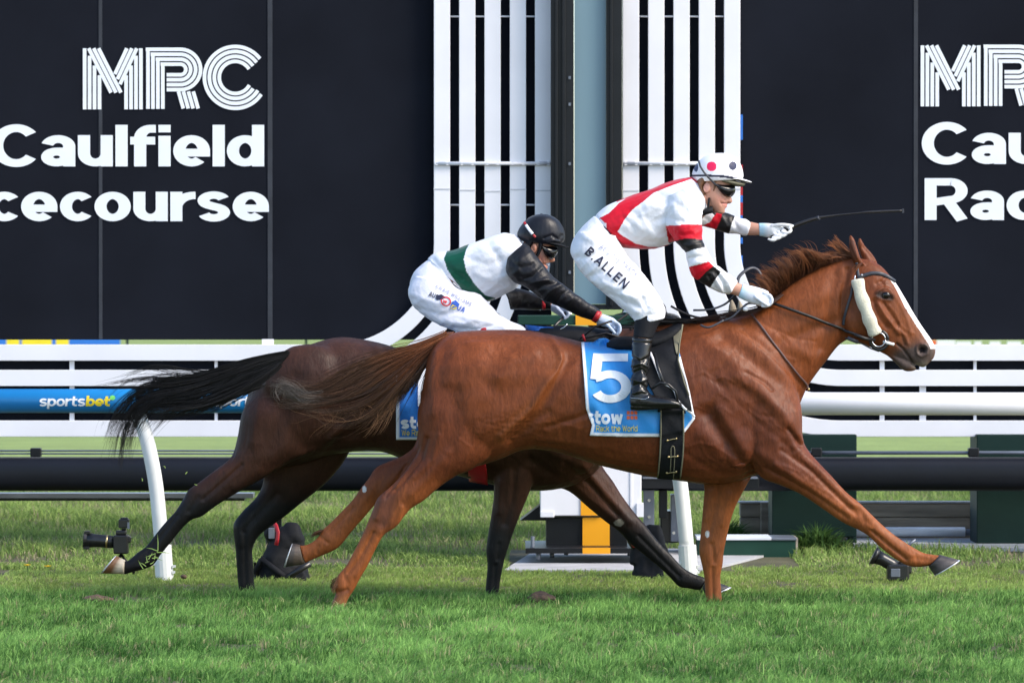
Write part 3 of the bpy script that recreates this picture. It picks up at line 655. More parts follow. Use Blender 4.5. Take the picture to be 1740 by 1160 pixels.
st = [
 ([(1230,575),(1275,610),(1320,645),(1355,672)],15,-.018),([(1262,560),(1310,600),(1350,640),(1370,662)],5,-.006),
 ([(1195,575),(1240,610),(1290,655),(1335,715)],14,.010),([(1215,645),(1262,690),(1300,725),(1345,765)],7,-.009),
 ([(1250,640),(1300,672),(1335,705),(1352,738)],9,.009),([(1268,632),(1300,650),(1312,662)],3.5,-.007),([(1235,665),(1290,712),(1320,745)],8,.008),
 ([(1205,705),(1225,735),(1250,775),(1285,812)],14,-.022),([(1225,700),(1250,745),(1275,785)],10,.008),
 ([(1340,730),(1352,745),(1360,756)],4,-.010),([(1352,700),(1356,730),(1362,748)],6,.008),
 ([(1330,765),(1380,800),(1430,850),(1455,872)],5,-.009),([(1300,795),(1350,820),(1400,850),(1440,880)],4,-.007),([(1350,760),(1400,805),(1450,858)],6,.006),([(1318,790),(1370,822),(1425,862)],5,.006),([(1290,770),(1340,800),(1362,818)],9,.006),
 ([(1445,862),(1462,868),(1470,885)],5,-.004),([(1462,858),(1478,878)],6,.004),
 ([(1482,902),(1512,928),(1540,950)],3.2,-.008),([(1492,900),(1525,926),(1550,944)],4,.003),([(1556,948),(1578,952)],5,-.004),
 ([(1195,740),(1225,768),(1255,795)],14,.012),([(1165,770),(1210,800),(1270,808)],6,-.004),
 # hindquarter
 ([(935,575),(950,595),(955,612),(948,630),(930,650),(918,670),(905,695),(880,715),(850,740)],6,.013),([(965,610),(945,650),(925,685),(895,725),(870,748)],9,-.014),
 ([(930,645),(880,700),(820,735)],16,.008),([(740,600),(735,650),(738,700)],10,.006),([(790,600),(775,660),(770,720),(760,770)],12,-.006),
 ([(870,590),(830,600),(790,590)],10,-.005),([(850,640),(870,615),(905,600)],12,.008),([(820,650),(850,670),(900,660)],16,-.007),
 ([(860,775),(880,745),(905,715),(930,700)],8,-.008),([(930,725),(975,712),(1005,700)],5,-.009),([(915,745),(960,748),(1010,760)],5,.006),
 ([(725,745),(715,780),(690,812),(672,832)],4,-.010),([(760,770),(730,810),(700,840)],8,.006),([(745,740),(735,780),(705,810)],5,.004),
 ([(690,790),(672,820),(655,842)],3,-.006),([(668,832),(660,862),(650,890)],7,-.006),([(650,850),(640,880)],5,.006),([(682,862),(676,890)],5,.006),
 ([(634,905),(610,950),(592,972)],3.2,-.007),([(646,905),(622,950),(604,978)],4,.003),([(585,975),(592,995)],5,-.004),([(575,1006),(590,1002)],4,-.008),
 ([(655,800),(640,835),(625,860)],6,-.004),([(600,862),(576,888),(560,905)],3,-.005),([(545,912),(556,922)],3,-.005),([(541,928),(538,938)],3,-.004),
 ([(1222,820),(1215,870),(1205,905)],4,-.007),([(1208,835),(1200,880)],5,.005),([(1240,840),(1228,890)],5,.005),([(1210,925),(1214,955)],4,-.006),([(1211,965),(1212,1028)],3.4,-.008),
 # neck
 ([(1420,470),(1412,500),(1408,540),(1398,590)],11,-.012),([(1300,530),(1350,520),(1400,500)],16,.010),([(1330,580),(1380,560),(1420,545)],10,-.009),([(1290,560),(1330,580),(1375,605)],12,.008),
 ([(1440,458),(1434,490),(1430,530),(1434,572)],6,-.016),
 # head
 ([(1492,517),(1503,535),(1517,553),(1527,566)],3.2,.008),([(1502,516),(1514,533),(1526,552)],3.0,-.006),([(1484,512),(1493,535),(1507,556)],4,-.008),
 ([(1520,500),(1532,520),(1543,548),(1548,566)],3.5,.004),([(1527,560),(1538,570),(1543,584)],2.4,.005),([(1533,572),(1537,586)],2,-.005),
 ([(1489,497),(1496,491),(1506,489),(1514,494),(1517,504)],2.6,.007),([(1488,503),(1498,509),(1512,510)],2.6,.004),([(1506,470),(1499,478),(1490,482)],4,-.006),([(1497,478),(1502,484)],2.5,-.006),
 ([(1524,584),(1534,592),(1544,606),(1552,618),(1559,624)],1.9,-.011,0),
 ([(1558,589),(1563,584),(1571,585),(1576,591),(1575,601),(1566,606),(1559,601),(1558,590)],2.2,.006),([(1565,594),(1570,594)],4.6,-.024),
 ([(1444,420),(1450,432),(1455,442)],3,-.004),([(1468,420),(1478,432),(1486,442)],3,-.008,-1),

 ([(1175,640),(1195,632),(1215,645),(1230,640),(1248,650)],2.5,0.0018),([(1215,645),(1222,668),(1240,680)],2.5,0.0015),([(1180,690),(1205,700),(1225,690),(1245,705)],2.5,0.0015),([(1300,700),(1318,722),(1345,738)],2.5,0.0015),
 ([(1165,760),(1190,752),(1215,758),(1240,775)],2.8,0.0018),([(1190,752),(1200,775),(1225,790)],2.5,0.0015),([(1330,790),(1355,800),(1378,822),(1410,838),(1432,858)],2.5,0.0020),([(1365,780),(1390,806),(1420,832)],2.5,0.0015),
 ([(1475,893),(1500,912),(1530,934)],2.2,0.0015),([(705,800),(690,822),(682,845),(664,880)],2.5,0.0015),([(780,745),(800,760),(790,785)],2.5,0.0015),([(900,720),(940,716),(985,728),(1020,722)],2.8,0.0015),([(870,745),(900,735),(930,745)],2.5,0.0015),
 ([(1512,520),(1524,535),(1530,552),(1528,566)],2.2,0.0018),([(1530,552),(1540,560),(1552,566)],2.2,0.0015),([(1518,545),(1514,560),(1505,572)],2.2,0.0015),([(1500,512),(1507,526)],2.5,-0.0015),
 ([(1260,600),(1255,630),(1268,655)],2.8,0.0015),([(1310,590),(1330,605),(1350,612)],2.8,0.0018),([(1320,560),(1350,575),(1385,580)],2.8,-0.0020),([(1395,600),(1388,620),(1376,645)],3.8,0.0020),([(1405,560),(1398,590),(1385,620)],3.1,0.0020),([(1295,548),(1320,562),(1340,585)],3.1,-0.0020),
 ([(1240,600),(1225,625),(1200,640)],6.2,-0.0030),([(1225,660),(1205,680),(1180,690)],6.2,0.0025),([(1270,690),(1290,705),(1312,708)],3.8,-0.0025),([(1212,590),(1235,600),(1250,590)],5.0,0.0020),([(1160,640),(1172,670),(1190,700)],8.8,-0.0030),
]
me = horse_mesh('chestnut_body', YC, [(torso,2.35,4),(neck,2.2,4),(head,2.3,4),(chin,2,3),(nhind,2.1,4),(fhind,2,4),(nfore,2.1,4),(ffore,2,4),(ear_n,2,3),(ear_f,2,3)], blobs, st, .0052)
# ribs and skin wrinkles
def skinfx(c, n):
    px, py = topx(c); s = (n[:, 1] < 0)
    w = np.exp(-((px-1000)/70)**2-((py-745)/35)**2)*.0016*np.sin(px*.38)
    q = np.stack([c[:, 0]*.75+c[:, 2]*.66, c[:, 1]*.3, (c[:, 2]*.75-c[:, 0]*.66)*2.2], 1); v = np.exp(-((px-1250)/80)**4-((py-670)/95)**4)*.0024*(.6-np.abs(vnoise(q, 34, 5))*1.6)+np.exp(-((px-1390)/60)**4-((py-820)/70)**4)*.0012*(.6-np.abs(vnoise(q, 50, 9))*1.6)
    vv = np.exp(-((px-870)/60)**2-((py-725)/25)**2)*.002*vnoise(c, 190, 6)
    return (w+v+vv)*s+.0012*vnoise(c, 24, 8)
displace(me, skinfx)
co, no = arrays(me); px, py = topx(co); cy = co[:, 1]-YC
C = np.tile(np.array([.172, .043, .0120]), (len(co), 1))
C = mix(C, (.098, .025, .0095), .5+.5*vnoise(co, 5, 21))
C = mix(C, (.26, .074, .018), np.clip(.55*vnoise(co, 3.2, 22), 0, .5))
legs = np.clip((py-800)/70, 0, 1); C = mix(C, (.27, .080, .022), legs*.85)
C = mix(C, (.22, .068, .020), .35*np.exp(-(segdist(px, py, [(850,745),(915,680),(950,610)])/13)**2))  # edge highlight painted into the coat along the flank crease
C = mix(C, (.045, .018, .014), .8*np.exp(-(segdist(px, py, [(655,845),(650,885)])/20)**2)*(cy < 0))
C = mix(C, (.30, .105, .035), np.clip((px-1490)/80, 0, 1)*(px > 1400)*(py < 700)*.35)
muz = np.exp(-(segdist(px, py, [(1535,612),(1572,600)])/20)**2); C = mix(C, (.070, .052, .046), np.clip(muz*1.5, 0, .95)*(py < 700))
C = mix(C, (.26, .21, .16), .75*np.exp(-(segdist(px, py, [(1556,622),(1574,619)])/6)**2)*(py < 700))
C = mix(C, (.012, .008, .008), (np.hypot((px-1567.5), (py-594.5)) < 5.5)*1.0*(np.abs(cy) > .02))
C = mix(C, (.02, .014, .012), .95*np.exp(-(segdist(px, py, [(1494,500),(1513,505)])/7.0)**4))
C = mix(C, (.03, .015, .012), .8*np.exp(-(segdist(px, py, [(1524,584),(1544,606),(1556,622)])/1.6)**2)*(py < 700))
fl = [(1514,470),(1522,482),(1535,502),(1549,526),(1563,548),(1575,566),(1585,581),(1590,594)]
C = mix(C, (.80, .78, .76), (segdist(px, py, fl) < 7.5)*(np.abs(cy) < .05)*(py > 476)*(py < 592)*1.0)
C = mix(C, (.05, .02, .015), .6*((segdist(px, py, [(1446,412),(1452,438)]) < 5) & (cy < 0)))
C = mix(C, (.045, .02, .015), np.exp(-(segdist(px, py, [(567,1015),(590,1006)])/7)**2)*.5)
for (qx, qy) in ((619,831), (1202,907)): C = mix(C, (.55, .52, .48), (np.hypot(px-qx, (py-qy)*.6) < 3.6)*1.0)
C = mix(C, (.22, .09, .035), np.clip((py-1005)/15, 0, 1)*.8)
setcol(me, C)
hC = thing('horse', 'chestnut racehorse galloping in front, with a white blaze and cream cheek rolls', 'horse', (0, YC, 0), 'galloping racehorses')
chest_body = finish('body', me, M['chestnut'], hC)
def tree(o):
    me = o.data; co = np.empty(len(me.vertices)*3); me.vertices.foreach_get('co', co); co = co.reshape(-1, 3)+(np.array(o.location) if o.parent is None else 0)
    return BVHTree.FromPolygons([tuple(v) for v in co], [tuple(p.vertices) for p in me.polygons])
BC = tree(chest_body)
def eye(par, px, py, yc, r, Y):
    mb = MB(); blob(mb, px, py, yc, r, r*.85, .012, Y=Y); mb.build('eye', M['eye'], par, smooth=True)
eye(hC, 1505.5, 501.5, -.0935, 7, YC); eye(hC, 1505.5, 501.5, .0935, 7, YC)
def hoofpart(par, cor, sole, yc, yd, Y, horn, shoe_w=2.4, hb=True):
    (a, b), (c, d) = cor, sole
    L = lambda t, k=1.0: (a[0]*(1-t)+c[0]*t, a[1]*(1-t)+c[1]*t, b[0]*(1-t)+d[0]*t, b[1]*(1-t)+d[1]*t, yc, yd*(.82+.22*t)*k)
    mb = MB(); loft(mb, [L(0), L(.3), L(.65), L(.97)], Y, 2.2, 24, 2)
    o = finish('hoof', mb.mesh('hoof'), M['hoof'], par)
    co, no = arrays(o.data); px, py = topx(co); u = ((px-a[0])*(c[0]-a[0])+(py-a[1])*(c[1]-a[1]))
    L2 = (c[0]-a[0])**2+(c[1]-a[1])**2; t = np.clip(u/L2, 0, 1)
    CC = np.tile(np.array(horn[0]), (len(co), 1)); CC = mix(CC, horn[1], np.clip((t-.4)*4, 0, 1)); setcol(o.data, CC)
    mb = MB(); loft(mb, [L(.97, 1.03), L(1.0, 1.05), L(1.035, 1.05), L(1.06, 1.0)], Y, 2.2, 24, 1)
    finish('horse_shoe', mb.mesh('shoe'), M['shoe'], o)
    return o
dark = ((.035, .028, .028), (.06, .05, .048))
hoofpart(hC, ((1578,962), (1597,942)), ((1588,977), (1630,951)), -.135, .055, YC, dark)
hoofpart(hC, ((509,925), (517,958)), ((497,923), (484,963)), .15, .055, YC, ((.10, .07, .05), (.05, .04, .035)))

# -------- hair
def hair(name, guides, n, mat, par, colf, r0=.0016, seg=9, spread=.012, jitter=4, seed=0, clump=0, ypos=None, Y=0):
    """guides: list of polylines of (px, py, y); strands are blends of two neighbouring guides"""
    r = np.random.default_rng(seed); G = [cr(g, 6) for g in guides]
    T = np.linspace(0, 1, seg); GG = []
    for g in G:
        d = np.r_[0, np.cumsum(np.linalg.norm(np.diff(g[:, :2], axis=0), axis=1))]; d /= d[-1]
        GG.append(np.stack([np.interp(T, d, g[:, k]) for k in range(3)], 1))
    GG = np.array(GG); mb_v = []; mb_f = []; cols = []
    ncl = max(6, n//(clump or 26)); cl = [(r.uniform(0, len(GG)-1-1e-6), r.uniform(.70, 1.05), r.normal(0, jitter, 2), r.uniform(2, 7), r.uniform(0, 6), r.normal(0, jitter*.6, 2), r.normal(0, spread), r.uniform(.45, 1.6)) for _ in range(ncl)]
    for i in range(n):
        t0, L0, j0, fr, ph, wv_, sp, kc = cl[r.integers(ncl)]
        if r.uniform() < .10: t0 = r.uniform(0, len(GG)-1-1e-6); L0 *= 1.05; j0 = j0*1.7
        tr_ = np.clip(t0+r.normal(0, .45), 0, len(GG)-1-1e-6); tt = T[:, None]; w = np.clip(T*1.8, 0, 1)
        tv = np.clip(tr_*(1-w)+(t0+(tr_-t0)*.18)*w, 0, len(GG)-1-1e-6); k = tv.astype(int); f = (tv-k)[:, None]; ii = np.arange(len(T))
        S = GG[k, ii]*(1-f)+GG[np.minimum(k+1, len(GG)-1), ii]*f; t = t0
        L = min(L0*r.uniform(.86, 1.04), 1.04); S = np.stack([np.interp(np.minimum(T*L, 1), T, S[:, q]) for q in range(3)], 1)
        j = r.normal(0, jitter*.22, 2)+j0
        S[:, :2] += j[None]*(.25+.75*tt)+np.outer(np.sin(T*fr+ph), wv_)*tt+np.outer(np.sin(T*r.uniform(3, 9)+r.uniform(0, 6)), r.normal(0, jitter*.14, 2))*tt
        S[:, 2] += (sp+r.normal(0, spread*.4))*(.6+.6*T)
        s = (CD+S[:, 2]+Y)/FPX; P = np.stack([(S[:, 0]-870)*s, S[:, 2]+Y, CAMH-(S[:, 1]-HOR)*s], 1)
        rad = r0*r.uniform(.6, 1.3)*np.clip(1.15-T**2*1.0, .12, 1); base = len(mb_v)
        tan = np.gradient(P, axis=0); tan /= np.linalg.norm(tan, axis=1)[:, None]+1e-9
        u = np.cross(tan, np.array([0, 1., 0])); u /= np.linalg.norm(u, axis=1)[:, None]+1e-9; w = np.cross(tan, u)
        for q in range(3):
            a = 2*math.pi*q/3; V = P+(u*math.cos(a)+w*math.sin(a))*rad[:, None]
            mb_v.append(V) if False else None
            if q == 0: ring = [V]
            else: ring.append(V)
        ring = np.stack(ring, 1).reshape(-1, 3); mb_v.extend(ring.tolist())
        for a in range(seg-1):
            for q in range(3):
                x = base+a*3+q; y = base+a*3+(q+1) % 3; mb_f.append((x, y, y+3, x+3))
        c = colf(T*L, t/(len(GG)-1), r)*kc; cols.extend(np.repeat(c, 3, 0).tolist())
    me = bpy.data.meshes.new(name); me.from_pydata(mb_v, [], mb_f); setcol(me, np.array(cols))
    return finish(name, me, mat, par)
def tail_col(T, u, r):
    root = np.array([.20, .060, .016]); mid = np.array([.070, .034, .018]); tip = np.array([.15, .12, .105])
    k = r.uniform(.6, 1.35); a = np.clip(T*2.2, 0, 1)[:, None]; b = np.clip((T-.72)*3.4, 0, 1)[:, None]*(u < .45)
    c = root*(1-a)+mid*a; c = c*(1-b)+tip*b
    if u > .6: c = c*.8+np.array([.14, .07, .03])*.3*T[:, None]
    return c*k
tg = [[(760,566,0),(715,585,-.02),(660,600,-.02),(612,612,-.03),(575,628,-.04),(545,650,-.04),(525,662,-.04),(495,655,-.04),(466,645,-.03),(462,656,-.02),(468,668,-.02)],
      [(757,570,0),(715,592,-.03),(665,608,-.04),(615,632,-.05),(575,655,-.05),(540,668,-.05),(510,668,-.05),(480,655,-.04),(465,662,-.03),(472,676,-.02)],
      [(754,574,0),(712,600,-.03),(670,625,-.04),(625,655,-.05),(585,675,-.05),(545,682,-.05),(510,682,-.05),(480,680,-.04),(466,672,-.03)],
      [(752,577,0),(712,605,-.02),(675,640,-.04),(635,672,-.05),(595,688,-.05),(555,692,-.05),(515,688,-.05),(485,684,-.04)],
      [(750,580,0),(715,608,-.01),(680,648,-.04),(650,682,-.04),(625,705,-.04),(600,718,-.03),(570,712,-.03),(535,700,-.03)],
      [(748,583,0),(720,612,-.01),(692,648,-.03),(668,682,-.03),(655,705,-.03),(642,728,-.02)],
      [(746,586,0),(726,612,.0),(702,642,-.01),(686,668,-.01),(668,692,-.01)],
      [(744,588,0),(732,606,.0),(716,628,.0),(706,648,.0),(698,668,.0)]]
hair('tail', tg, 1350, M['hair'], hC, tail_col, r0=.0014, seg=14, spread=.022, jitter=7.5, seed=2, clump=18)
mb = MB(); loft(mb, [(772,563,752,590,0,.045),(748,567,735,592,0,.04),(715,580,708,600,0,.026),(685,590,680,606,0,.016),(655,600,652,610,0,.008)], 0, 2, 16, 4)
me = mb.mesh('dock'); setcol(me, np.tile(np.array([.11, .038, .014]), (len(me.vertices), 1))); finish('dock', me, M['chestnut'], hC)
def mane_col(T, u, r):
    root = np.array([.065, .020, .009]); tip = np.array([.27, .090, .028]); a = np.clip(T*1.3, 0, 1)[:, None]; return (root*(1-a)+tip*a)*r.uniform(.65, 1.3)
mg = [[(1290,522,-.035),(1285,515,-.05),(1283,508,-.06),(1276,500,-.06),(1268,497,-.06)],
      [(1306,515,-.03),(1306,502,-.06),(1303,490,-.07),(1294,482,-.07),(1280,479,-.06)],
      [(1318,506,-.02),(1315,490,-.05),(1308,478,-.06),(1298,471,-.06),(1284,466,-.05)],
      [(1330,494,-.02),(1325,475,-.05),(1320,462,-.06),(1310,456,-.05),(1300,456,-.04)],
      [(1346,482,-.02),(1343,462,-.05),(1336,448,-.05),(1328,440,-.04),(1322,438,-.04)],
      [(1362,472,-.02),(1363,452,-.04),(1358,438,-.05),(1348,430,-.04),(1338,431,-.04)],
      [(1380,462,-.02),(1382,446,-.03),(1378,434,-.04),(1368,428,-.04),(1355,427,-.03)],
      [(1400,452,-.02),(1402,442,-.03),(1396,436,-.03),(1386,434,-.03),(1375,433,-.03)],
      [(1420,446,-.02),(1420,439,-.02),(1412,437,-.02),(1403,438,-.02),(1392,440,-.02)],
      [(1442,440,-.02),(1440,435,-.02),(1432,434,-.02),(1422,436,-.02),(1412,440,-.02)]]
hair('mane', mg, 2100, M['hair'], hC, mane_col, r0=.0013, seg=9, spread=.02, jitter=5.0, seed=3, clump=14)
hair('mane', [[(1310,512,-.03),(1285,528,-.09),(1240,538,-.08),(1200,546,-.06),(1165,550,-.05)],[(1300,520,-.05),(1275,530,-.1),(1235,533,-.08),(1200,537,-.05),(1170,541,-.05)],[(1330,500,-.06),(1312,515,-.09),(1290,526,-.11),(1262,533,-.1),(1235,540,-.09)]], 420, M['hair'], hC, lambda T, u, r: np.tile(np.array([.05, .020, .012])*r.uniform(.6, 1.2), (len(T), 1)), r0=.0015, seg=8, spread=.01, jitter=2.2, seed=4)
hair('forelock', [[(1458,436,-.01),(1445,432,-.02),(1432,422,-.02),(1422,410,-.02),(1417,398,-.02)],[(1456,440,-.01),(1442,438,-.02),(1430,430,-.02),(1418,420,-.02),(1408,418,-.02)],[(1460,438,0),(1447,430,0),(1438,420,0),(1428,412,0),(1414,404,0)]], 330, M['hair'], hC, lambda T, u, r: mane_col(T, u, r)*1.25, r0=.0014, seg=8, spread=.01, jitter=3.0, seed=5)
hair('forelock', [[(1464,446,-.08),(1457,452,-.088),(1450,461,-.09)],[(1466,447,-.08),(1459,455,-.088),(1452,466,-.09)]], 26, M['hair'], hC, mane_col, r0=.0013, seg=6, spread=.003, jitter=1.5, seed=6)
hair('fetlock_hair', [[(549,900,.15),(541,902,.15),(533,908,.15)],[(544,908,.15),(537,908,.15),(530,914,.15)]], 120, M['hair'], hC, lambda T, u, r: np.tile(np.array([.13, .06, .027])*r.uniform(.7, 1.2), (len(T), 1)), r0=.0011, seg=6, spread=.016, jitter=3, seed=7, clump=6)
hair('fetlock_hair', [[(572,980,-.15),(566,985,-.15),(566,995,-.15)],[(574,995,-.15),(568,1002,-.15),(570,1012,-.15)]], 90, M['hair'], hC, lambda T, u, r: np.tile(np.array([.17, .08, .035])*r.uniform(.7, 1.2), (len(T), 1)), r0=.0011, seg=6, spread=.016, jitter=3, seed=8, clump=6)

hair('tail', [[(545,672,-.06),(520,668,-.07),(498,648,-.07),(482,640,-.07),(468,646,-.06),(462,658,-.05),(470,672,-.05)],[(540,684,-.06),(512,682,-.07),(488,668,-.07),(474,662,-.07),(466,670,-.06),(478,686,-.05)],[(548,662,-.06),(525,660,-.07),(512,652,-.07),(500,642,-.07),(490,640,-.06)]], 200, M['hair'], hC, lambda T, u, r: np.tile(np.array([.20, .165, .145])*r.uniform(.5, 1.3), (len(T), 1)), r0=.0011, seg=12, spread=.012, jitter=4.5, seed=22, clump=12)
hair('tail', [[(640,690,-.05),(600,712,-.05),(550,718,-.05),(500,705,-.04),(460,688,-.04)],[(680,670,-.04),(668,700,-.04),(655,725,-.03),(645,742,-.02)],[(665,680,-.04),(640,712,-.04),(618,735,-.03),(600,748,-.02)],[(520,700,-.05),(505,716,-.04),(480,728,-.03),(468,738,-.02)]], 90, M['hair'], hC, lambda T, u, r: np.tile(np.array([.24, .12, .06])*r.uniform(.6, 1.2), (len(T), 1)), r0=.001, seg=12, spread=.012, jitter=6, seed=23, clump=7)
# -------- dark bay
YD = 0.85
torso = [(428,648,406,730,0,.09),(445,622,412,760,0,.15),(470,606,430,785,0,.20),(520,587,490,792,0,.24),(578,572,568,772,0,.25),(640,581,640,766,0,.255),(700,597,700,786,0,.275),(770,602,770,806,0,.275),(850,592,850,826,0,.255),(915,575,922,834,0,.235),(975,578,980,822,0,.215),(1012,618,1018,795,0,.165),(1030,670,1032,762,0,.10)]
neck = [(930,575,1030,720,0,.16),(990,562,1060,690,0,.13),(1060,556,1100,665,0,.105),(1120,552,1150,655,0,.092),(1180,552,1190,650,0,.082),(1222,556,1205,650,0,.07)]
head = [(1222,552,1192,625,0,.06),(1245,548,1196,655,0,.09),(1268,562,1208,680,0,.10),(1288,588,1224,692,0,.09),(1305,622,1248,702,0,.07),(1322,658,1275,714,0,.055),(1336,690,1298,726,0,.052),(1342,708,1318,734,0,.04)]
nhind = [(445,655,545,660,-.10,.085),(413,695,545,705,-.12,.11),(404,735,530,764,-.125,.105),(396,768,496,783,-.13,.09),(386,782,460,805,-.135,.073),(362,801,424,825,-.14,.057),(340,818,396,841,-.145,.047),(320,832,366,860,-.15,.042),(311,847,343,877,-.15,.039),(297,869,324,884,-.15,.034),(283,884,306,902,-.15,.029),(266,905,289,923,-.15,.026),(249,927,273,942,-.15,.027),(234,938,261,959,-.15,.031),(221,949,244,967,-.15,.029),(213,954,221,973,-.15,.026),(206,949,211,977,-.15,.026)]
fhind = [(440,700,610,730,.12,.11),(446,775,590,776,.13,.085),(448,815,556,818,.14,.068),(436,843,510,856,.15,.053),(412,868,478,882,.15,.044),(397,889,455,898,.15,.041),(397,909,439,912,.15,.037),(400,935,429,933,.15,.031),(402,965,431,965,.15,.027),(404,990,432,990,.15,.029),(406,1010,436,1010,.15,.031),(401,1032,442,1032,.15,.035)]
vfore = [(825,700,935,700,-.10,.10),(832,760,925,765,-.12,.085),(838,805,910,806,-.13,.068),(839,838,899,838,-.13,.053),(836,866,887,867,-.13,.044),(830,902,873,903,-.13,.038),(826,932,862,935,-.13,.038),(828,958,855,960,-.13,.031),(826,985,850,988,-.13,.026),(823,1012,847,1015,-.13,.028),(817,1036,851,1036,-.13,.034)]
efore = [(895,720,1020,715,.09,.10),(905,790,1018,770,.10,.085),(928,822,1024,792,.11,.070),(966,834,1042,817,.11,.056),(1001,863,1058,843,.11,.046),(1030,887,1079,871,.11,.041),(1053,904,1096,890,.11,.039),(1070,923,1110,908,.11,.034),(1094,942,1125,926,.11,.028),(1117,961,1143,944,.11,.025),(1138,981,1161,963,.11,.027),(1154,997,1177,973,.11,.030),(1172,1000,1190,978,.11,.026),(1190,1004,1201,982,.11,.025)]
ears = [(1239,503,1243,503,-.05,.004),(1238,513,1250,515,-.05,.016),(1236,528,1254,530,-.05,.022),(1234,548,1256,550,-.045,.022)]
ears2 = [(a+14, b+3, c+14, d+3, .05, f) for a, b, c, d, e, f in ears]
blobs = [(525,655,-.15,80,72,.12),(525,655,.15,80,72,.12),(995,680,-.12,45,70,.085),(985,760,-.12,34,46,.08),(985,760,.12,34,46,.08),(1215,640,-.05,28,28,.045)]
st = [([(640,590),(655,620),(645,655),(610,700),(560,745)],8,.011),([(665,640),(640,690),(600,735),(560,765)],10,-.014),([(450,640),(440,700),(430,750)],10,.006),([(500,640),(480,700),(460,760)],14,-.007),
      ([(530,764),(496,781),(460,803),(420,828)],6,.006),([(410,790),(375,822),(345,848)],3.5,-.007),([(440,800),(400,828)],8,.005),([(335,845),(322,868)],5,-.005),([(300,875),(270,915),(250,938)],3,-.006),([(244,945),(236,956)],4,-.004),
      ([(470,840),(440,872),(415,900)],6,-.006),([(415,905),(416,960),(418,1000)],3.5,-.008),([(405,895),(410,925)],5,.004),([(560,700),(600,740),(640,745)],10,-.006),
      ([(875,800),(870,850),(858,890)],5,-.006),([(850,820),(848,870)],5,.005),([(848,925),(846,950)],4,-.005),([(842,960),(838,1020)],3,-.006),
      ([(960,785),(1010,830),(1050,875)],5,-.008),([(990,790),(1030,840),(1070,885)],6,.008),([(950,800),(1000,845),(1045,880)],5,.005),([(1085,910),(1120,945),(1155,980)],3,-.007),([(900,780),(930,800),(965,815)],8,-.008),([(925,760),(975,790)],10,.008)]
me = horse_mesh('bay_body', YD, [(torso,2.35,4),(neck,2.2,4),(head,2.3,4),(nhind,2.1,4),(fhind,2,4),(vfore,2.1,4),(efore,2,4),(ears,2,3),(ears2,2,3)], blobs, st, .0068)
displace(me, lambda c, n: .0012*vnoise(c, 22, 31))
co, no = arrays(me); px, py = topx(co); cy = co[:, 1]-YD
C = np.tile(np.array([.034, .0135, .0085]), (len(co), 1)); C = mix(C, (.056, .0215, .0120), .5+.5*vnoise(co, 4.5, 33))
C = mix(C, (.07, .026, .013), .8*np.exp(-(segdist(px, py, [(985,800),(1030,850)])/30)**2))
lg = np.clip((py-np.where(px < 560, 800, 850))/60, 0, 1); C = mix(C, (.0065, .0058, .0065), lg)
C = mix(C, (.006, .0055, .006), np.clip((1080-px)*-.02, 0, 1)*(py > 850))
C = mix(C, (.30, .25, .18), .9*((py < 530) & (px > 1225)))
C = mix(C, (.22, .20, .17), (np.hypot((px-1052)*.7, py-888) < 6)*1.0)
setcol(me, C)
hD = thing('horse', 'dark bay racehorse galloping just behind the chestnut, black legs and tail', 'horse', (0, YD, 0), 'galloping racehorses')
bay_body = finish('body', me, M['bay'], hD); BD = tree(bay_body)
hoofpart(hD, ((212,951), (211,975)), ((197,944), (173,974)), -.15, .055, YD, ((.48, .42, .32), (.16, .07, .025)))
hoofpart(hD, ((1191,1005), (1202,982)), ((1197,1016), (1241,997)), .11, .05, YD, ((.02, .018, .018), (.03, .028, .028)))
dk = lambda T, u, r: np.tile(np.array([.007, .006, .0065])*r.uniform(.5, 1.8), (len(T), 1))
tg = [[(490,598,0),(440,608,-.02),(390,622,-.03),(345,638,-.03),(300,646,-.03),(262,650,-.03),(225,668,-.03),(192,700,-.03),(176,752,-.03)],
      [(487,602,0),(440,616,-.02),(390,632,-.03),(340,648,-.03),(295,658,-.03),(258,664,-.03),(228,685,-.03),(205,722,-.03),(190,775,-.03)],
      [(484,606,0),(440,624,-.02),(390,644,-.03),(340,662,-.03),(295,672,-.03),(262,676,-.03),(232,694,-.03),(210,735,-.03),(204,795,-.03)],
      [(480,612,0),(440,634,-.02),(390,655,-.03),(345,675,-.03),(305,684,-.03),(265,684,-.03),(238,698,-.03),(218,740,-.03),(212,795,-.03)],
      [(474,620,0),(430,648,-.02),(390,668,-.02),(350,684,-.03),(310,690,-.03),(275,686,-.03),(246,700,-.03),(225,735,-.03),(212,772,-.03)],
      [(468,628,0),(430,655,-.02),(395,674,-.02),(360,690,-.02),(320,696,-.02),(285,690,-.02)]]
hair('tail', tg, 1150, M['hair'], hD, dk, r0=.0014, seg=13, spread=.02, jitter=7, seed=12, clump=16)
hair('tail', [[(420,615,0),(370,632,-.03),(320,640,-.03),(290,632,-.03),(262,636,-.03),(225,648,-.03)],[(400,622,0),(340,636,-.03),(290,638,-.03),(250,640,-.03),(205,655,-.03),(180,685,-.03)],[(380,632,0),(320,630,-.02),(270,622,-.02),(235,632,-.02),(200,652,-.02)],[(360,640,0),(300,652,-.02),(240,655,-.02),(190,655,-.02),(130,656,-.02)]], 110, M['hair'], hD, dk, r0=.0011, seg=12, spread=.02, jitter=6, seed=13)
hair('tail', [[(450,655,0),(420,668,-.02),(390,678,-.02),(360,700,-.02)],[(440,660,0),(410,672,-.02),(380,684,-.02),(342,702,-.02)]], 60, M['hair'], hD, dk, r0=.001, seg=8, spread=.02, jitter=6, seed=15)
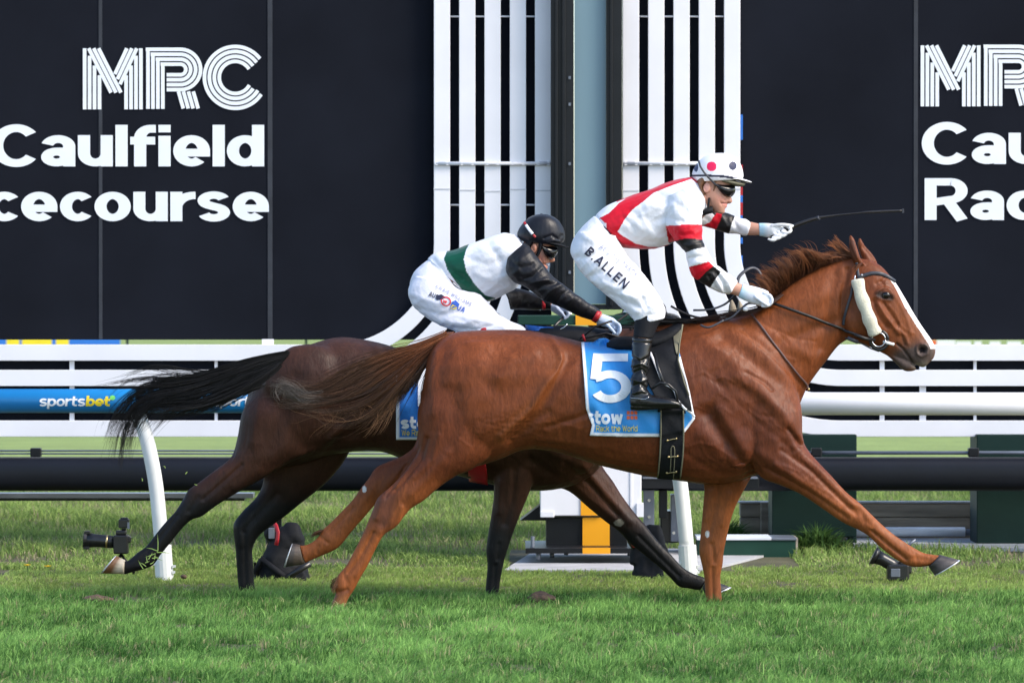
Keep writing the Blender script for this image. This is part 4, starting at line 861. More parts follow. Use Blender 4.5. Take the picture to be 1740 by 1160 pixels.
mb = MB(); loft(mb, [(515,586,492,625,0,.05),(485,598,470,622,0,.04),(445,608,438,630,0,.028),(400,622,396,638,0,.018),(360,638,358,646,0,.009)], YD, 2, 16, 4)
me = mb.mesh('dock'); setcol(me, np.tile(np.array([.007, .006, .0065]), (len(me.vertices), 1))); finish('dock', me, M['bay'], hD)
hair('mane', [[(1240,548,0),(1225,540,-.03),(1205,540,-.04),(1185,543,-.04)],[(1180,552,0),(1150,545,-.03),(1125,543,-.04),(1100,546,-.04)],[(1110,552,0),(1080,546,-.03),(1050,548,-.04),(1030,553,-.04)]], 500, M['hair'], hD, dk, r0=.0016, seg=7, spread=.02, jitter=3, seed=16)
# ================================================================== TACK HELPERS
CAMV = Vector((0, -CD, CAMH))
def hit(bvhs, px, py):
    d = (at(px, py, 0)-CAMV).normalized(); best = None
    for b in bvhs:
        l, n, i, t = b.ray_cast(CAMV, d)
        if l is not None and (best is None or t < best[2]): best = (l, n, t)
    return best
def on(bvhs, px, py, off, fb=None):
    h = hit(bvhs, px, py)
    if h: return h[0]+Vector((0, -1, 0)).lerp(h[1], .5).normalized()*off
    return at(px, py, fb if fb is not None else 0)
def dpath(bvhs, pts, off, sub=4, fb=None):
    P = cr([(x, y, 0) for x, y in pts], sub); out = []; last = fb
    for x, y, _ in P:
        h = hit(bvhs, x, y)
        if h: p = h[0]+Vector((0, -1, 0)).lerp(h[1], .5).normalized()*off; last = p.y
        else: p = at(x, y, last if last is not None else 0)
        out.append(p)
    return out
def edge(pts, t):
    P = np.array(pts, float); d = np.r_[0, np.cumsum(np.linalg.norm(np.diff(P, axis=0), axis=1))]; d /= d[-1]
    return np.stack([np.interp(t, d, P[:, 0]), np.interp(t, d, P[:, 1])], -1)
def sheet(name, top, bot, left, right, nu, nv, bvhs, off, mat, par, wave=None, colf=None, thick=.003, fb=None, smooth_y=3):
    us = np.linspace(0, 1, nu); vs_ = np.linspace(0, 1, nv); Tp, Bt = edge(top, us), edge(bot, us); Lf, Rt = edge(left, vs_), edge(right, vs_)
    G = np.zeros((nv, nu, 2))
    for j, v in enumerate(vs_):
        for i, u in enumerate(us):
            G[j, i] = (1-v)*Tp[i]+v*Bt[i]+(1-u)*Lf[j]+u*Rt[j]-((1-u)*(1-v)*Tp[0]+u*(1-v)*Tp[-1]+(1-u)*v*Bt[0]+u*v*Bt[-1])
    Yy = np.full((nv, nu), np.nan)
    for j in range(nv):
        for i in range(nu):
            h = hit(bvhs, *G[j, i])
            if h: Yy[j, i] = (h[0]+Vector((0, -1, 0)).lerp(h[1], .35).normalized()*off).y
    for i in range(nu):
        col = Yy[:, i]; ok = ~np.isnan(col)
        if ok.any(): Yy[:, i] = np.interp(np.arange(nv), np.where(ok)[0], col[ok])
        elif i: Yy[:, i] = Yy[:, i-1]
        else: Yy[:, i] = fb or 0
    for _ in range(smooth_y):
        Z = Yy.copy(); Z[1:-1, 1:-1] = (Yy[:-2, 1:-1]+Yy[2:, 1:-1]+Yy[1:-1, :-2]+Yy[1:-1, 2:]+2*Yy[1:-1, 1:-1])/6; Yy = np.minimum(Z, Yy+.002)
    V = []; U = []
    for j in range(nv):
        for i in range(nu):
            w = wave(us[i], vs_[j]) if wave else 0
            V.append(at(G[j, i, 0], G[j, i, 1], Yy[j, i]-w)); U.append((us[i], vs_[j], G[j, i, 0], G[j, i, 1]))
    F = [(j*nu+i, j*nu+i+1, (j+1)*nu+i+1, (j+1)*nu+i) for j in range(nv-1) for i in range(nu-1)]
    F = [f[::-1] for f in F]
    me = bpy.data.meshes.new(name); me.from_pydata(V, [], F)
    if colf: setcol(me, np.array([colf(*u) for u in U]))
    o = finish(name, me, mat, par)
    if thick: s = o.modifiers.new('thickness', 'SOLIDIFY'); s.thickness = thick; s.offset = -1
    return o
def textmap(bvhs, ox, oy, dx, dy, s, off=.004, curve=0):
    """u along (dx,dy), v up at right angles; s px per x-height"""
    L = math.hypot(dx, dy); dx /= L; dy /= L; ux, uy = dy, -dx
    def f(u, v, l):
        x = ox+(u*dx+v*ux)*s; y = oy+(u*dy+v*uy)*s+curve*(u*s)**2
        return on(bvhs, x, y, off+l*.0004, 0)
    return f
def strap(name, bvhs, pts, w, off, mat, par, flat=.35, fb=None):
    P = dpath(bvhs, pts, off, 5, fb); return MB().tube(P, w/2*m_(0), 8, flat=flat).build(name, mat, par, smooth=True)
M['clothA'] = pmat('race_cloth', (1, 1, 1), .55, var=.06, vs=8, attr='Col', bump=.003, bs=22, sheen=.15)
BLUE = (.026, .27, .68); WH = (.80, .81, .85)
def wv(u, v): return .004+.005*math.sin(u*17+v*5)*(.3+v*.4)+.004*math.sin(v*13+u*6)+.003*math.sin(u*31-v*11)
# -------- chestnut saddle cloth
sc = thing('saddle_cloth', 'blue saddle cloth with a white number 5 on the chestnut horse', 'saddle cloth', at(1080, 740, -.28))
def colA(u, v, x, y): return WH if (u < .024 or v > .957 or (u > .975 and v > .2)) else BLUE
o = sheet('cloth', [(988,581),(1008,581),(1018,575),(1028,574),(1042,581),(1072,592),(1110,592),(1150,580)], [(1002,740),(1060,742),(1122,742),(1164,734),(1181,711)],
      [(988,581),(990,610),(992,636),(994,670),(996,695),(1006,722),(1002,740)], [(1150,580),(1160,620),(1172,665),(1181,711)], 90, 70, [BC], .012, M['clothA'], sc, wv, colA)
BCl = BVHTree.FromObject(o, bpy.context.evaluated_depsgraph_get()); 
def tree_local(o):
    co = np.empty(len(o.data.vertices)*3); o.data.vertices.foreach_get('co', co); co = co.reshape(-1, 3)
    if o.parent is None: co = co+np.array(o.location)
    return BVHTree.FromPolygons([tuple(v) for v in co], [tuple(p.vertices) for p in o.data.polygons])
BCl = tree_local(o)
put_text('5', textmap([BCl], 1003, 684, 1, .0, 61, .004), .138, .108, 'number', M['ink_white'], sc, T=1.36, step=.08)
put_text('stow', textmap([BCl], 996, 719.5, 1, .03, 18, .004), .18, .16, 'lettering', M['ink_white'], sc, T=1.32, track=.06, width=62/18, step=.15)
put_text('Rack the World', textmap([BCl], 1013, 732.5, 1, 0, 7.6, .004), .085, .085, 'lettering', M['yellow'], sc, T=1.35, track=.18, width=70/7.6, step=.3)
mb = MB()
for i in range(3):
    for j in range(2):
        x0, y0 = 1065+i*6.5, 698+j*8; q = [(x0, y0), (x0+5, y0+.3), (x0+5, y0+6.3), (x0, y0+6)]
        mb.add([on([BCl], a, b, .005, 0) for a, b in q], [(0, 1, 2, 3)])
finish('logo_mark', mb.mesh('logo'), M['orange'], sc, False)
# -------- saddle
sd_ = thing('saddle', 'small black racing saddle with girth under the red and white jockey', 'saddle', at(1110, 700, -.25))
mb = MB(); loft(mb, [(1030,580,1030,596,0,.10),(1050,572,1050,600,0,.15),(1085,570,1085,600,0,.17),(1120,562,1120,596,0,.17),(1145,550,1145,585,0,.14),(1158,546,1160,570,0,.09)], 0, 2.2, 24, 4)
finish('seat', remesh(mb, 'seat', .008, 3), M['blackcloth'], sd_)
o2 = sheet('under_flap', [(1094,596),(1128,590)], [(1118,700),(1166,702)], [(1094,596),(1096,640),(1112,672),(1118,700)], [(1128,590),(1140,640),(1166,702)], 24, 40, [BCl, BC], .020, M['blackcloth'], sd_, None, None, .004)
B2 = tree_local(o2)
o3 = sheet('flap', [(1102,594),(1118,576),(1139,560),(1160,549)], [(1163,694),(1176,700)], [(1102,594),(1114,620),(1127,648),(1142,662),(1152,680),(1163,694)], [(1160,549),(1155,580),(1153,611),(1161,636),(1169,663),(1174,685),(1176,700)], 26, 60, [BCl, BC], .026, M['blackcloth'], sd_, lambda u, v: .005*math.sin(v*9), None, .005)
B3 = tree_local(o3)
strap('piping', [B3, B2, BCl, BC], [(1105,600),(1114,621),(1126,648),(1140,658),(1147,666),(1152,680),(1163,693),(1174,701),(1180,708)], 4.0, .010, M['white_fabric'], sd_)
MB().tube([on([B3], x, y, .012, -.2) for x, y in ((1160,551),(1154,585),(1152,612),(1163,650),(1170,672))], .004, 8).build('edge_binding', M['olive'], sd_, smooth=True)
sheet('lining', [(1142,562),(1158,552)], [(1149,600),(1151,602)], [(1142,562),(1145,582),(1149,600)], [(1158,552),(1155,575),(1151,602)], 8, 14, [B3, BC], .008, M['olive'], sd_, None, None, .003)
o4 = sheet('girth', [(1122,695),(1163,695)], [(1117,813),(1157,816)], [(1122,695),(1121,760),(1117,813)], [(1163,695),(1162,760),(1157,816)], 14, 50, [B2, BCl, BC], .016, M['strap'] if False else M['blackcloth'], sd_, None, None, .005)
B4 = tree_local(o4)
strap('girth_binding', [B4], [(1123,697),(1122,760),(1118,811)], 2.5, .006, M['olive'], sd_); strap('girth_binding', [B4], [(1161,697),(1161,760),(1156,813)], 2.5, .006, M['olive'], sd_)
M['brass'] = pmat('brass', (.55, .42, .22), .3, metal=1, var=.1)
for (x0, y0, x1, y1) in ((1134,748,1149,745),(1136,776,1151,775),(1133,803,1149,801)):
    strap('buckle', [B4], [(x0,y0),((x0+x1)/2,(y0+y1)/2-.8),(x1,y1)], 2.0, .008, M['brass'], sd_, 1)
    mb = MB(); 
    for q in ((x0,y0),(x1,y1)):
        p = on([B4], *q, .008, 0); blob(mb, q[0], q[1], p.y, 2.1, 2.1, .006)
    mb.build('buckle_stud', M['brass'], sd_, smooth=True)
strap('girth_strap', [B4], [(1139,800),(1140,775),(1140,762),(1143,757),(1146,762),(1146,785),(1144,814)], 1.6, .007, M['olive'], sd_, .6)
MB().tube([at(x, y, yy) for x, y, yy in ((1108,660,-.37),(1122,650,-.38),(1136,653,-.38),(1148,664,-.37),(1152,682,-.36))], .0065, 8).build('stirrup_iron', M['black'], sd_, smooth=True)
MB().tube([at(x, y, yy) for x, y, yy in ((1112,600,-.29),(1118,625,-.33),(1128,652,-.375))], .008, 8, flat=.4).build('stirrup_leather', M['black'], sd_, smooth=True)
# -------- chestnut bridle
br_ = thing('bridle', 'dark bridle with cream sheepskin cheek roll on the chestnut head', 'bridle', at(1490, 580, -.1))
for s in (-1, 1):
    P = cr([(1457,475,-.108*-s),(1462,498,-.116*-s),(1472,528,-.118*-s),(1481,552,-.112*-s),(1488,567,-.10*-s)], 5)
    mm = MB().tube([at(a, b, c) for a, b, c in P], [.036*(.93+.07*math.sin(i*1.1)) for i in range(len(P))], 20, flat=.75).mesh('roll')
    displace(mm, lambda c, n: .0025*vnoise(c, 130, 3)); finish('cheek_roll', mm, M['fleece'], br_)
    y = -.088*-s
    P = [at(1494+15*math.cos(R(a)), 578+16*math.sin(R(a)), y*.98) for a in range(0, 361, 20)]
    MB().tube(P, .0085, 8, flat=.6).build('rubber_ring', M['black'], br_, smooth=True)
    P = [at(1493+11.5*math.cos(R(a)), 577+12*math.sin(R(a)), y*1.08) for a in range(0, 361, 20)]
    MB().tube(P, .0042, 8).build('bit_ring', M['steel'], br_, smooth=True)
strap('browband', [BC], [(1460,472),(1466,469),(1480,465),(1492,465),(1505,469),(1520,479)], 6.5, .006, M['strap'], br_, .4)
strap('crown_strap', [BC], [(1460,474),(1457,460),(1456,446)], 5, .006, M['strap'], br_, .4)
strap('throat_strap', [BC], [(1449,482),(1446,500),(1440,520),(1435,540),(1433,552)], 4.5, .006, M['strap'], br_, .4)
MB().tube([at(x, y, -.112) for x, y in ((1453,468),(1452,474),(1454,477))], .004, 8).build('buckle', M['steel'], br_, smooth=True)
MB().tube([at(1463, 466, -.11), at(1466, 468, -.11)], .004, 8).build('buckle', M['steel'], br_, smooth=True)
MB().tube([at(1501, 580, -.088), at(1508, 582.5, -.094), at(1519, 585, -.085)], .0075, 10).build('bit_end', M['ink_white'], br_, smooth=True)
MB().tube([at(x, y, yy) for x, y, yy in ((1436,574,-.06),(1448,578,-.07),(1463,583,-.07),(1480,592,-.07),(1494,597,-.07))], .0035, 8).build('chin_strap', M['strap'], br_, smooth=True)
MB().tube([at(x, y, -.082) for x, y in ((1440,574),(1450,578),(1458,581))], .010, 10, flat=.5).build('chin_pad', M['strap'], br_, smooth=True)
strap('near_rein', [BC], [(1482,576),(1465,571),(1440,562),(1415,553),(1385,541),(1350,528),(1325,520),(1310,516)], 5.0, .014, M['rein'], br_, .7)
MB().tube([at(x, y, yy) for x, y, yy in ((1487,578,-.09),(1470,575,-.12),(1452,568,-.125))], .009, 8, flat=.6).build('rein_end', M['rein'], br_, smooth=True)
MB().tube([at(x, y, .10) for x, y in ((1480,574),(1440,560),(1400,545),(1350,528),(1310,516))], .006, 8).build('far_rein', M['rein'], br_, smooth=True)
P = cr([(1253,481,-.1),(1256,470,-.09),(1268,459,-.07),(1280,455,-.05),(1290,461,-.05),(1297,477,-.06),(1299,495,-.08)], 5)
MB().tube([at(a, b, c) for a, b, c in P], .0085, 8, flat=.5).build('rein_loop', M['strap'], br_, smooth=True)
for P in ([(1300,520,-.12),(1275,515,-.12),(1262,522,-.13),(1245,538,-.14),(1230,545,-.14)], [(1255,495,-.05),(1238,512,-.02),(1225,520,-.02),(1205,526,-.03),(1178,527,-.05)], [(1230,544,-.15),(1205,556,-.17),(1190,552,-.16)]):
    P = cr(P, 5); MB().tube([at(a, b, c) for a, b, c in P], .0055, 8, flat=.6).build('rein_slack', M['strap'], br_, smooth=True)
mb = MB(); blob(mb, 1267, 525, -.13, 5, 4, .012); mb.build('rein_stopper', M['ink_white'], br_, smooth=True)
bp_ = thing('breastplate', 'thin brown breast strap lying on the chestnut shoulder', 'breast strap', at(1320, 600, -.15))
strap('strap', [BC], [(1272,528),(1290,550),(1312,580),(1335,610),(1355,635),(1368,650),(1374,661)], 3.6, .006, M['strapbrown'], bp_, .5)
mb = MB(); blob(mb, 1374, 661, -.06, 2.5, 2.5, .008); mb.build('buckle', M['brass'], bp_, smooth=True)

# -------- bay tack
sc2 = thing('saddle_cloth', 'blue saddle cloth with white writing on the dark bay, mostly hidden', 'saddle cloth', at(760, 745, .55))
o = sheet('cloth', [(673,612),(720,606),(800,604),(880,600)], [(673,747),(760,747),(880,745)], [(673,612),(673,680),(673,747)], [(880,600),(882,680),(880,745)], 60, 50, [BD], .012, M['clothA'], sc2, wv, lambda u, v, x, y: WH if (u < .027 or v > .965) else (.012, .16, .55))
B5 = tree_local(o)
MB_t = textmap
put_text('stow', textmap([B5], 681, 728, 1, 0, 15.5, .004), .17, .16, 'lettering', M['ink_white'], sc2, T=1.4, track=.06, width=66/15.5)
put_text('We Rack the World', textmap([B5], 682.5, 740, 1, 0, 7.8, .004), .085, .085, 'lettering', M['yellow'], sc2, T=1.35, track=.18, width=88/7.8, step=.3)
put_text('1', textmap([B5], 690, 690, 1, 0, 48, .004), .19, .13, 'number', M['ink_white'], sc2, T=1.42)
sd2 = thing('saddle', 'dark saddle and straps just visible above the chestnut back', 'saddle', at(980, 590, .6))
mb = MB(); loft(mb, [(880,560,880,590,0,.12),(915,556,915,600,0,.17),(955,552,955,600,0,.18),(1000,555,1000,600,0,.17),(1035,560,1035,600,0,.12)], YD, 2.2, 24, 4)
finish('seat', remesh(mb, 'seat', .01, 3), M['blackcloth'], sd2)
sheet('flap', [(960,575),(1050,556)], [(985,680),(1040,680)], [(960,575),(985,680)], [(1050,556),(1040,680)], 14, 20, [BD], .03, M['blackcloth'], sd2, fb=.5)
sheet('girth', [(785,700),(815,700)], [(797,818),(829,824)], [(785,700),(797,818)], [(815,700),(829,824)], 8, 24, [BD], .015, M['red'], sd2, None, None, .01)
MB().tube([at(x, y, .62) for x, y in ((1060,575),(1030,566),(1000,573),(985,576),(1010,555),(1040,545))], .006, 8).build('rein', M['rein'], sd2, smooth=True)
MB().tube([at(x, y, .5) for x, y in ((952,560),(959,556),(964,550))], .004, 8).build('buckle', M['steel'], sd2, smooth=True)
MB().tube([at(x, y, .5) for x, y in ((990,568),(994,580))], .006, 8, flat=.5).build('red_tab', M['red'], sd2, smooth=True)
sheet('pad', [(892,552),(940,556)], [(900,590),(950,590)], [(892,552),(900,590)], [(940,556),(950,590)], 10, 8, [BD], .05, M['blue2'], sd2, fb=.6)
MB().tube([at(1005, 552, .62), at(940, 505, .6)], .001, 6) if False else None

# ================================================================== PEOPLE
M['skin'] = pmat('skin', (1, 1, 1), .5, var=.08, vs=30, attr='Col', transl=.08)
def fabric(name, bump=.004, bs=16, rough=.5, stretch=None):
    return pmat(name, (1, 1, 1), rough, spec=.28, var=.03, vs=12, attr='Col', bump=bump, bs=bs, sheen=.1, stretch=stretch)
M['silk'] = fabric('racing_silk', .005, 26, .42); M['breech'] = fabric('breeches_fabric', .006, 20, .5); M['helm'] = fabric('helmet_cover', .0015, 30, .4); M['glove'] = fabric('glove_knit', .0012, 60, .75)
def colored(name, mb, voxel, smooth, mat, par, colf, strokes=(), wr=0, Y=0, wf=None):
    me = remesh(mb, name, voxel, smooth)
    if strokes: sculpt(me, strokes, Y)
    if wr:
        def wrf(c, n):
            q = np.stack([c[:, 0]*.8+c[:, 2]*.6, c[:, 1]*.7, (c[:, 2]*.8-c[:, 0]*.6)], 1)*np.array([[.55, .8, 1.5]])
            return wr*1.5*(.5-np.abs(vnoise(q, 24, 5))*1.7)+wr*1.0*(.5-np.abs(vnoise(q+3, 44, 6))*1.7)+wr*.5*vnoise(c, 30, 7)
        displace(me, wrf)
    co, no = arrays(me); px, py = topx(co); setcol(me, colf(px, py, co, no)); return finish(name, me, mat, par)
def base(px, c): return np.tile(np.array(c, float), (len(px), 1))
WHITE = (.80, .80, .84); RED = (.60, .006, .022); BLK = (.009, .008, .009); NAVY = (.02, .025, .05)
SKIN = (.50, .255, .18)
def finger(mb, pts, r, Y=0):
    P = cr(pts, 3); mb.tube([at(a, b, Y+c) for a, b, c in P], [r*(1-.22*i/(len(P)-1)) for i in range(len(P))], 10)
    a = P[-1]; mb2 = at(a[0], a[1], Y+a[2]); blob(mb, a[0], a[1], a[2], r*.85/m_(Y), r*.85/m_(Y), r*.85, Y=Y, seg=10)
    a = P[0]; blob(mb, a[0], a[1], a[2], r*1.0/m_(Y), r*1.0/m_(Y), r, Y=Y, seg=10)

# ---------------- jockey in red and white
pA = thing('person', 'jockey in white silks with red panels, spotted helmet, whip held out ahead', 'person', at(1090, 700, 0), 'jockeys')
torsoA = [(1006,370,1050,421,0,.135),(1031,350,1083,423,0,.15),(1064,336,1111,423,0,.165),(1103,322,1138,415,0,.18),(1137,309,1160,400,0,.185),(1160,303,1184,378,0,.16),(1174,301,1198,356,0,.11)]
armN = [(1130,335,1180,312,-.13,.06),(1130,360,1192,345,-.16,.07),(1133,388,1193,384,-.18,.068),(1150,413,1194,408,-.19,.056),(1164,430,1200,422,-.2,.051),(1169,448,1208,437,-.2,.049),(1176,468,1216,448,-.19,.047),(1192,482,1227,456,-.17,.045),(1208,491,1236,464,-.15,.047),(1222,497,1243,469,-.14,.048),(1236,500,1252,476,-.13,.040),(1240,500,1253,479,-.13,.030)]
armF = [(1165,335,1178,395,.14,.06),(1190,345,1192,384,.17,.056),(1213,355,1213,390,.18,.052),(1240,364,1236,396,.17,.046),(1258,370,1254,399,.16,.044),(1270,374,1264,401,.15,.042),(1276,378,1270,401,.14,.033)]
legs_ = lambda s, w=0: [(985,395,1050,400,.07*s,.12),(972,425,1052,408,.09*s,.11),(983,456,1064,432,.13*s,.098),(1004,479,1082,452,.17*s,.09),(1030,501,1101,475,.20*s,.085),(1055,522,1118,500,.225*s,.078),(1074,540,1130,524,.24*s,.07),(1081,552,1129,541,.25*s,.058)]
pelvis = [(1010,366,1054,420,0,.13),(992,383,1052,425,0,.15),(975,405,1052,430,0,.155),(970,430,1050,440,0,.14),(985,455,1045,450,0,.10)]
skullA = [(1198,270,1240,270,0,.045),(1188,280,1250,280,0,.07),(1183,294,1252,295,0,.078),(1182,308,1246,312,0,.075),(1186,322,1241,322,0,.072),(1190,335,1238,334,0,.07),(1197,346,1235,346,0,.06),(1205,355,1232,355,0,.046),(1213,362,1229,362,0,.03)]
mb = MB(); loft(mb, skullA, 0, 2, 24, 4)
loft(mb, [(1232,322,1239,322,0,.010),(1234,332,1242,333,0,.011),(1233,340,1244.5,343,0,.015),(1231,346,1239,347,0,.014)], 0, 2, 12, 3)
loft(mb, [(1224,347,1235,347,0,.022),(1224,350,1235.8,350,0,.024),(1223,353.5,1234,353,0,.02)], 0, 2, 12, 2)
blob(mb, 1226, 359, 0, 6, 5, .022); blob(mb, 1226, 335, -.045, 8, 6, .012)
loft(mb, [(1186,312,1206,352,0,.060),(1178,318,1202,362,0,.062),(1160,325,1190,375,0,.075)], 0, 2, 20, 4)
blob(mb, 1201, 319, -.073, 6.5, 9, .010, ang=-10); blob(mb, 1201, 319, .073, 6.5, 9, .010, ang=-10)
loft(mb, torsoA, 0, 2.2, 24, 4, .9); loft(mb, pelvis, 0, 2.2, 24, 4, .88)
for L_ in (armN, armF): loft(mb, L_, 0, 2, 16, 4, .62)
loft(mb, [(1232,500,1246,474,-.13,.028),(1240,499,1248,477,-.13,.027),(1252,503,1258,482,-.13,.024),(1262,508,1268,486,-.13,.026)], 0, 2, 16, 3)
loft(mb, [(1262,376,1260,399,.15,.030),(1276,377,1273,400,.14,.028),(1290,380,1290,400,.13,.025),(1304,382,1303,400,.12,.026)], 0, 2, 16, 3)
for s in (-1, 1): loft(mb, legs_(s), 0, 2, 20, 4, .88); loft(mb, [(1086,540,1120,542,.25*s,.040),(1084,575,1102,576,.275*s,.030),(1081,610,1096,611,.30*s,.028),(1081,650,1094,652,.325*s,.026),(1080,680,1098,680,.34*s,.026)], 0, 2, 16, 3)
for s in (-1, 1): loft(mb, [(1080,676,1080,690,.34*s,.022),(1110,680,1110,691,.345*s,.025),(1145,683,1145,689,.35*s,.018)], 0, 2, 14, 3)
me = remesh(mb, 'body', .0042, 3)
sculpt(me, [([(1226,345.5),(1232,346),(1237,345.8)],1.4,-.006,0),([(1196,316),(1199,322)],2.2,-.006),([(1203,312),(1206,318),(1203,326)],1.8,.003),([(1224,343),(1227,349)],1.8,-.003,0),([(1236,344.5),(1240,345)],1.2,-.004,0)])
co, no = arrays(me); px, py = topx(co); C = base(px, SKIN); C = mix(C, (.70, .30, .24), .5*np.exp(-(np.hypot(px-1226, py-338)/9)**2))
C = mix(C, (.60, .20, .17), .8*np.exp(-(segdist(px, py, [(1230,346),(1236,350),(1233,352)])/2.2)**2)); C = mix(C, (.25, .08, .07), .9*np.exp(-(segdist(px, py, [(1226,345.5),(1236,346)])/1.1)**2))
C = mix(C, (.72, .36, .30), .6*np.exp(-(np.hypot(px-1201, py-319)/7)**2)); C = mix(C, (.46, .24, .16), .15*np.exp(-(segdist(px, py, [(1208,335),(1216,352),(1226,358)])/6)**2))
setcol(me, C); finish('body', me, M['skin'], pA)
# hair
mb = MB(); loft(mb, [(1182,298,1215,298,0,.086),(1183,312,1196,318,0,.083),(1188,326,1200,332,0,.078),(1193,331,1204,334,0,.072)], 0, 2, 20, 3); loft(mb, [(1206,300,1222,300,0,.082),(1208,316,1219,318,0,.079),(1208,326,1214,327,0,.074)], 0, 2, 20, 3)
colored('hair', mb, .004, 2, M['skin'], pA, lambda px, py, co, no: base(px, (.15, .068, .03))*(1+.2*vnoise(co, 200, 3))[:, None])
# helmet
mb = MB(); loft(mb, [(1212,260.5,1234,260.5,0,.035),(1199,265,1244,264,0,.07),(1188,273,1254,272,0,.09),(1180,284,1260,283,0,.101),(1175.5,296,1263,296,0,.105),(1177,304,1262,303,0,.104),(1181,309.5,1256,306,0,.098)], 0, 2.1, 32, 4)
def hA(px, py, co, no):
    C = base(px, (.82, .82, .85)); r = lambda x, y, a, b: ((px-x)/a)**2+((py-y)/b)**2 < 1
    C[r(1209, 283, 8.5, 8.2)] = (.80, .02, .10); C[r(1245, 282, 6.6, 7.4)] = (.025, .03, .075); C[r(1182.5, 284.5, 4, 7.5)] = (.025, .03, .09)
    C[(segdist(px, py, [(1174,298.5),(1200,298.5),(1230,300),(1258,304.5)]) < 1.9)] = (.02, .022, .05); return C
colored('helmet', mb, .0034, 2, M['helm'], pA, hA, [([(1218,300),(1228,292),(1240,290)],3,.002)])
mb = MB(); loft(mb, [(1218,300,1218,304,0,.092),(1235,301,1235,306,0,.090),(1252,302,1252,307.5,0,.082),(1265,305,1265,310,0,.068),(1273,307.5,1273,311,0,.046),(1277,309,1277,311,0,.018)], 0, 2.4, 28, 4)
colored('visor', mb, .003, 1, M['helm'], pA, lambda px, py, co, no: np.where((no[:, 2] < -.5)[:, None], np.array([[.16, .15, .09]]), np.array([[.82, .82, .85]])))
mb = MB(); loft(mb, [(1226,305,1226,310,0,.086),(1240,306,1240,314,0,.084),(1252,308,1252,317,0,.074),(1262,310,1262,317,0,.056),(1266,311,1266,314,0,.03)], 0, 2.4, 24, 4); finish('visor_lining', remesh(mb, 'lining', .003, 1), M['olive'], pA)
MB().tube([at(x, y, yy) for x, y, yy in ((1187,273,-.085),(1190,283,-.105),(1197,294,-.11),(1205,303,-.108),(1215,313,-.086),(1222,317,-.08))], .0052, 8, flat=.5).build('goggle_strap', M['strap'], pA, smooth=True)
mb = MB(); loft(mb, [(1217,311,1217,320,0,.084),(1223,311,1223,329,0,.086),(1230,312,1231,335,0,.083),(1238,313,1239,336,0,.074),(1245,314,1245,333,0,.056),(1249,316,1249,327,0,.03)], 0, 2.5, 28, 4)
finish('goggles', remesh(mb, 'goggles', .003, 2), M['lens'], pA)
MB().tube([at(x, y, -.064) for x, y in ((1205,336),(1204,345),(1203,352),(1207,358))]+[at(1215, 364, -.03)], .0055, 8).build('chin_strap', M['blackcloth'], pA, smooth=True)
mb = MB(); loft(mb, [(1188,362,1192,368,-.05,.02),(1198,354,1203,364,-.05,.035),(1210,350,1212,362,-.04,.03)], 0, 2, 14, 3); mb.build('neck_guard', M['blackcloth'], pA, smooth=True)
# silks
mb = MB(); loft(mb, torsoA, 0, 2.3, 28, 4); loft(mb, armN, 0, 2, 24, 4); loft(mb, armF, 0, 2, 24, 4)
loft(mb, [(1160,303,1186,380,0,.14),(1175,300,1200,362,0,.085),(1183,303,1204,356,0,.066)], 0, 2, 24, 3)
def cA(px, py, co, no):
    C = base(px, WHITE); near = co[:, 1] < .02
    C[inpoly(px, py, [(1018,371),(1035,362),(1052,345),(1075,330),(1110,315),(1150,300),(1180,292),(1178,303),(1140,316),(1110,328),(1096,340),(1075,356),(1062,372),(1052,390),(1046,396),(1040,388)])] = RED
    C[inpoly(px, py, [(1030,376),(1046,391),(1058,401),(1080,414),(1100,419),(1120,420),(1140,414),(1146,420),(1120,430),(1085,430),(1050,424),(1030,392)])] = RED
    C[(np.abs(co[:, 1]) < .055) & (segdist(px, py, [(1060,336),(1180,298)]) < 14) & (no[:, 2] > .2)] = RED
    arm = near & (px > 1128)
    C[arm & inpoly(px, py, [(1131,384),(1160,382),(1196,381),(1196,407),(1165,405),(1136,412)])] = RED
    C[arm & inpoly(px, py, [(1136,412),(1165,405),(1196,407),(1198,420),(1178,424),(1158,432),(1145,425)])] = BLK
    C[arm & inpoly(px, py, [(1165,455),(1186,450),(1205,444),(1212,452),(1200,462),(1188,474),(1178,480),(1160,465)])] = RED
    C[arm & inpoly(px, py, [(1178,480),(1188,474),(1200,462),(1212,452),(1225,462),(1216,474),(1207,488),(1198,492),(1180,487)])] = BLK
    far = (~near) & (px > 1190)
    C[far & inpoly(px, py, [(1192,384),(1206,378),(1218,360),(1228,358),(1226,372),(1214,396),(1196,392)])] = RED
    C[far & inpoly(px, py, [(1214,396),(1224,374),(1228,360),(1250,364),(1243,382),(1238,400)])] = BLK
    return C
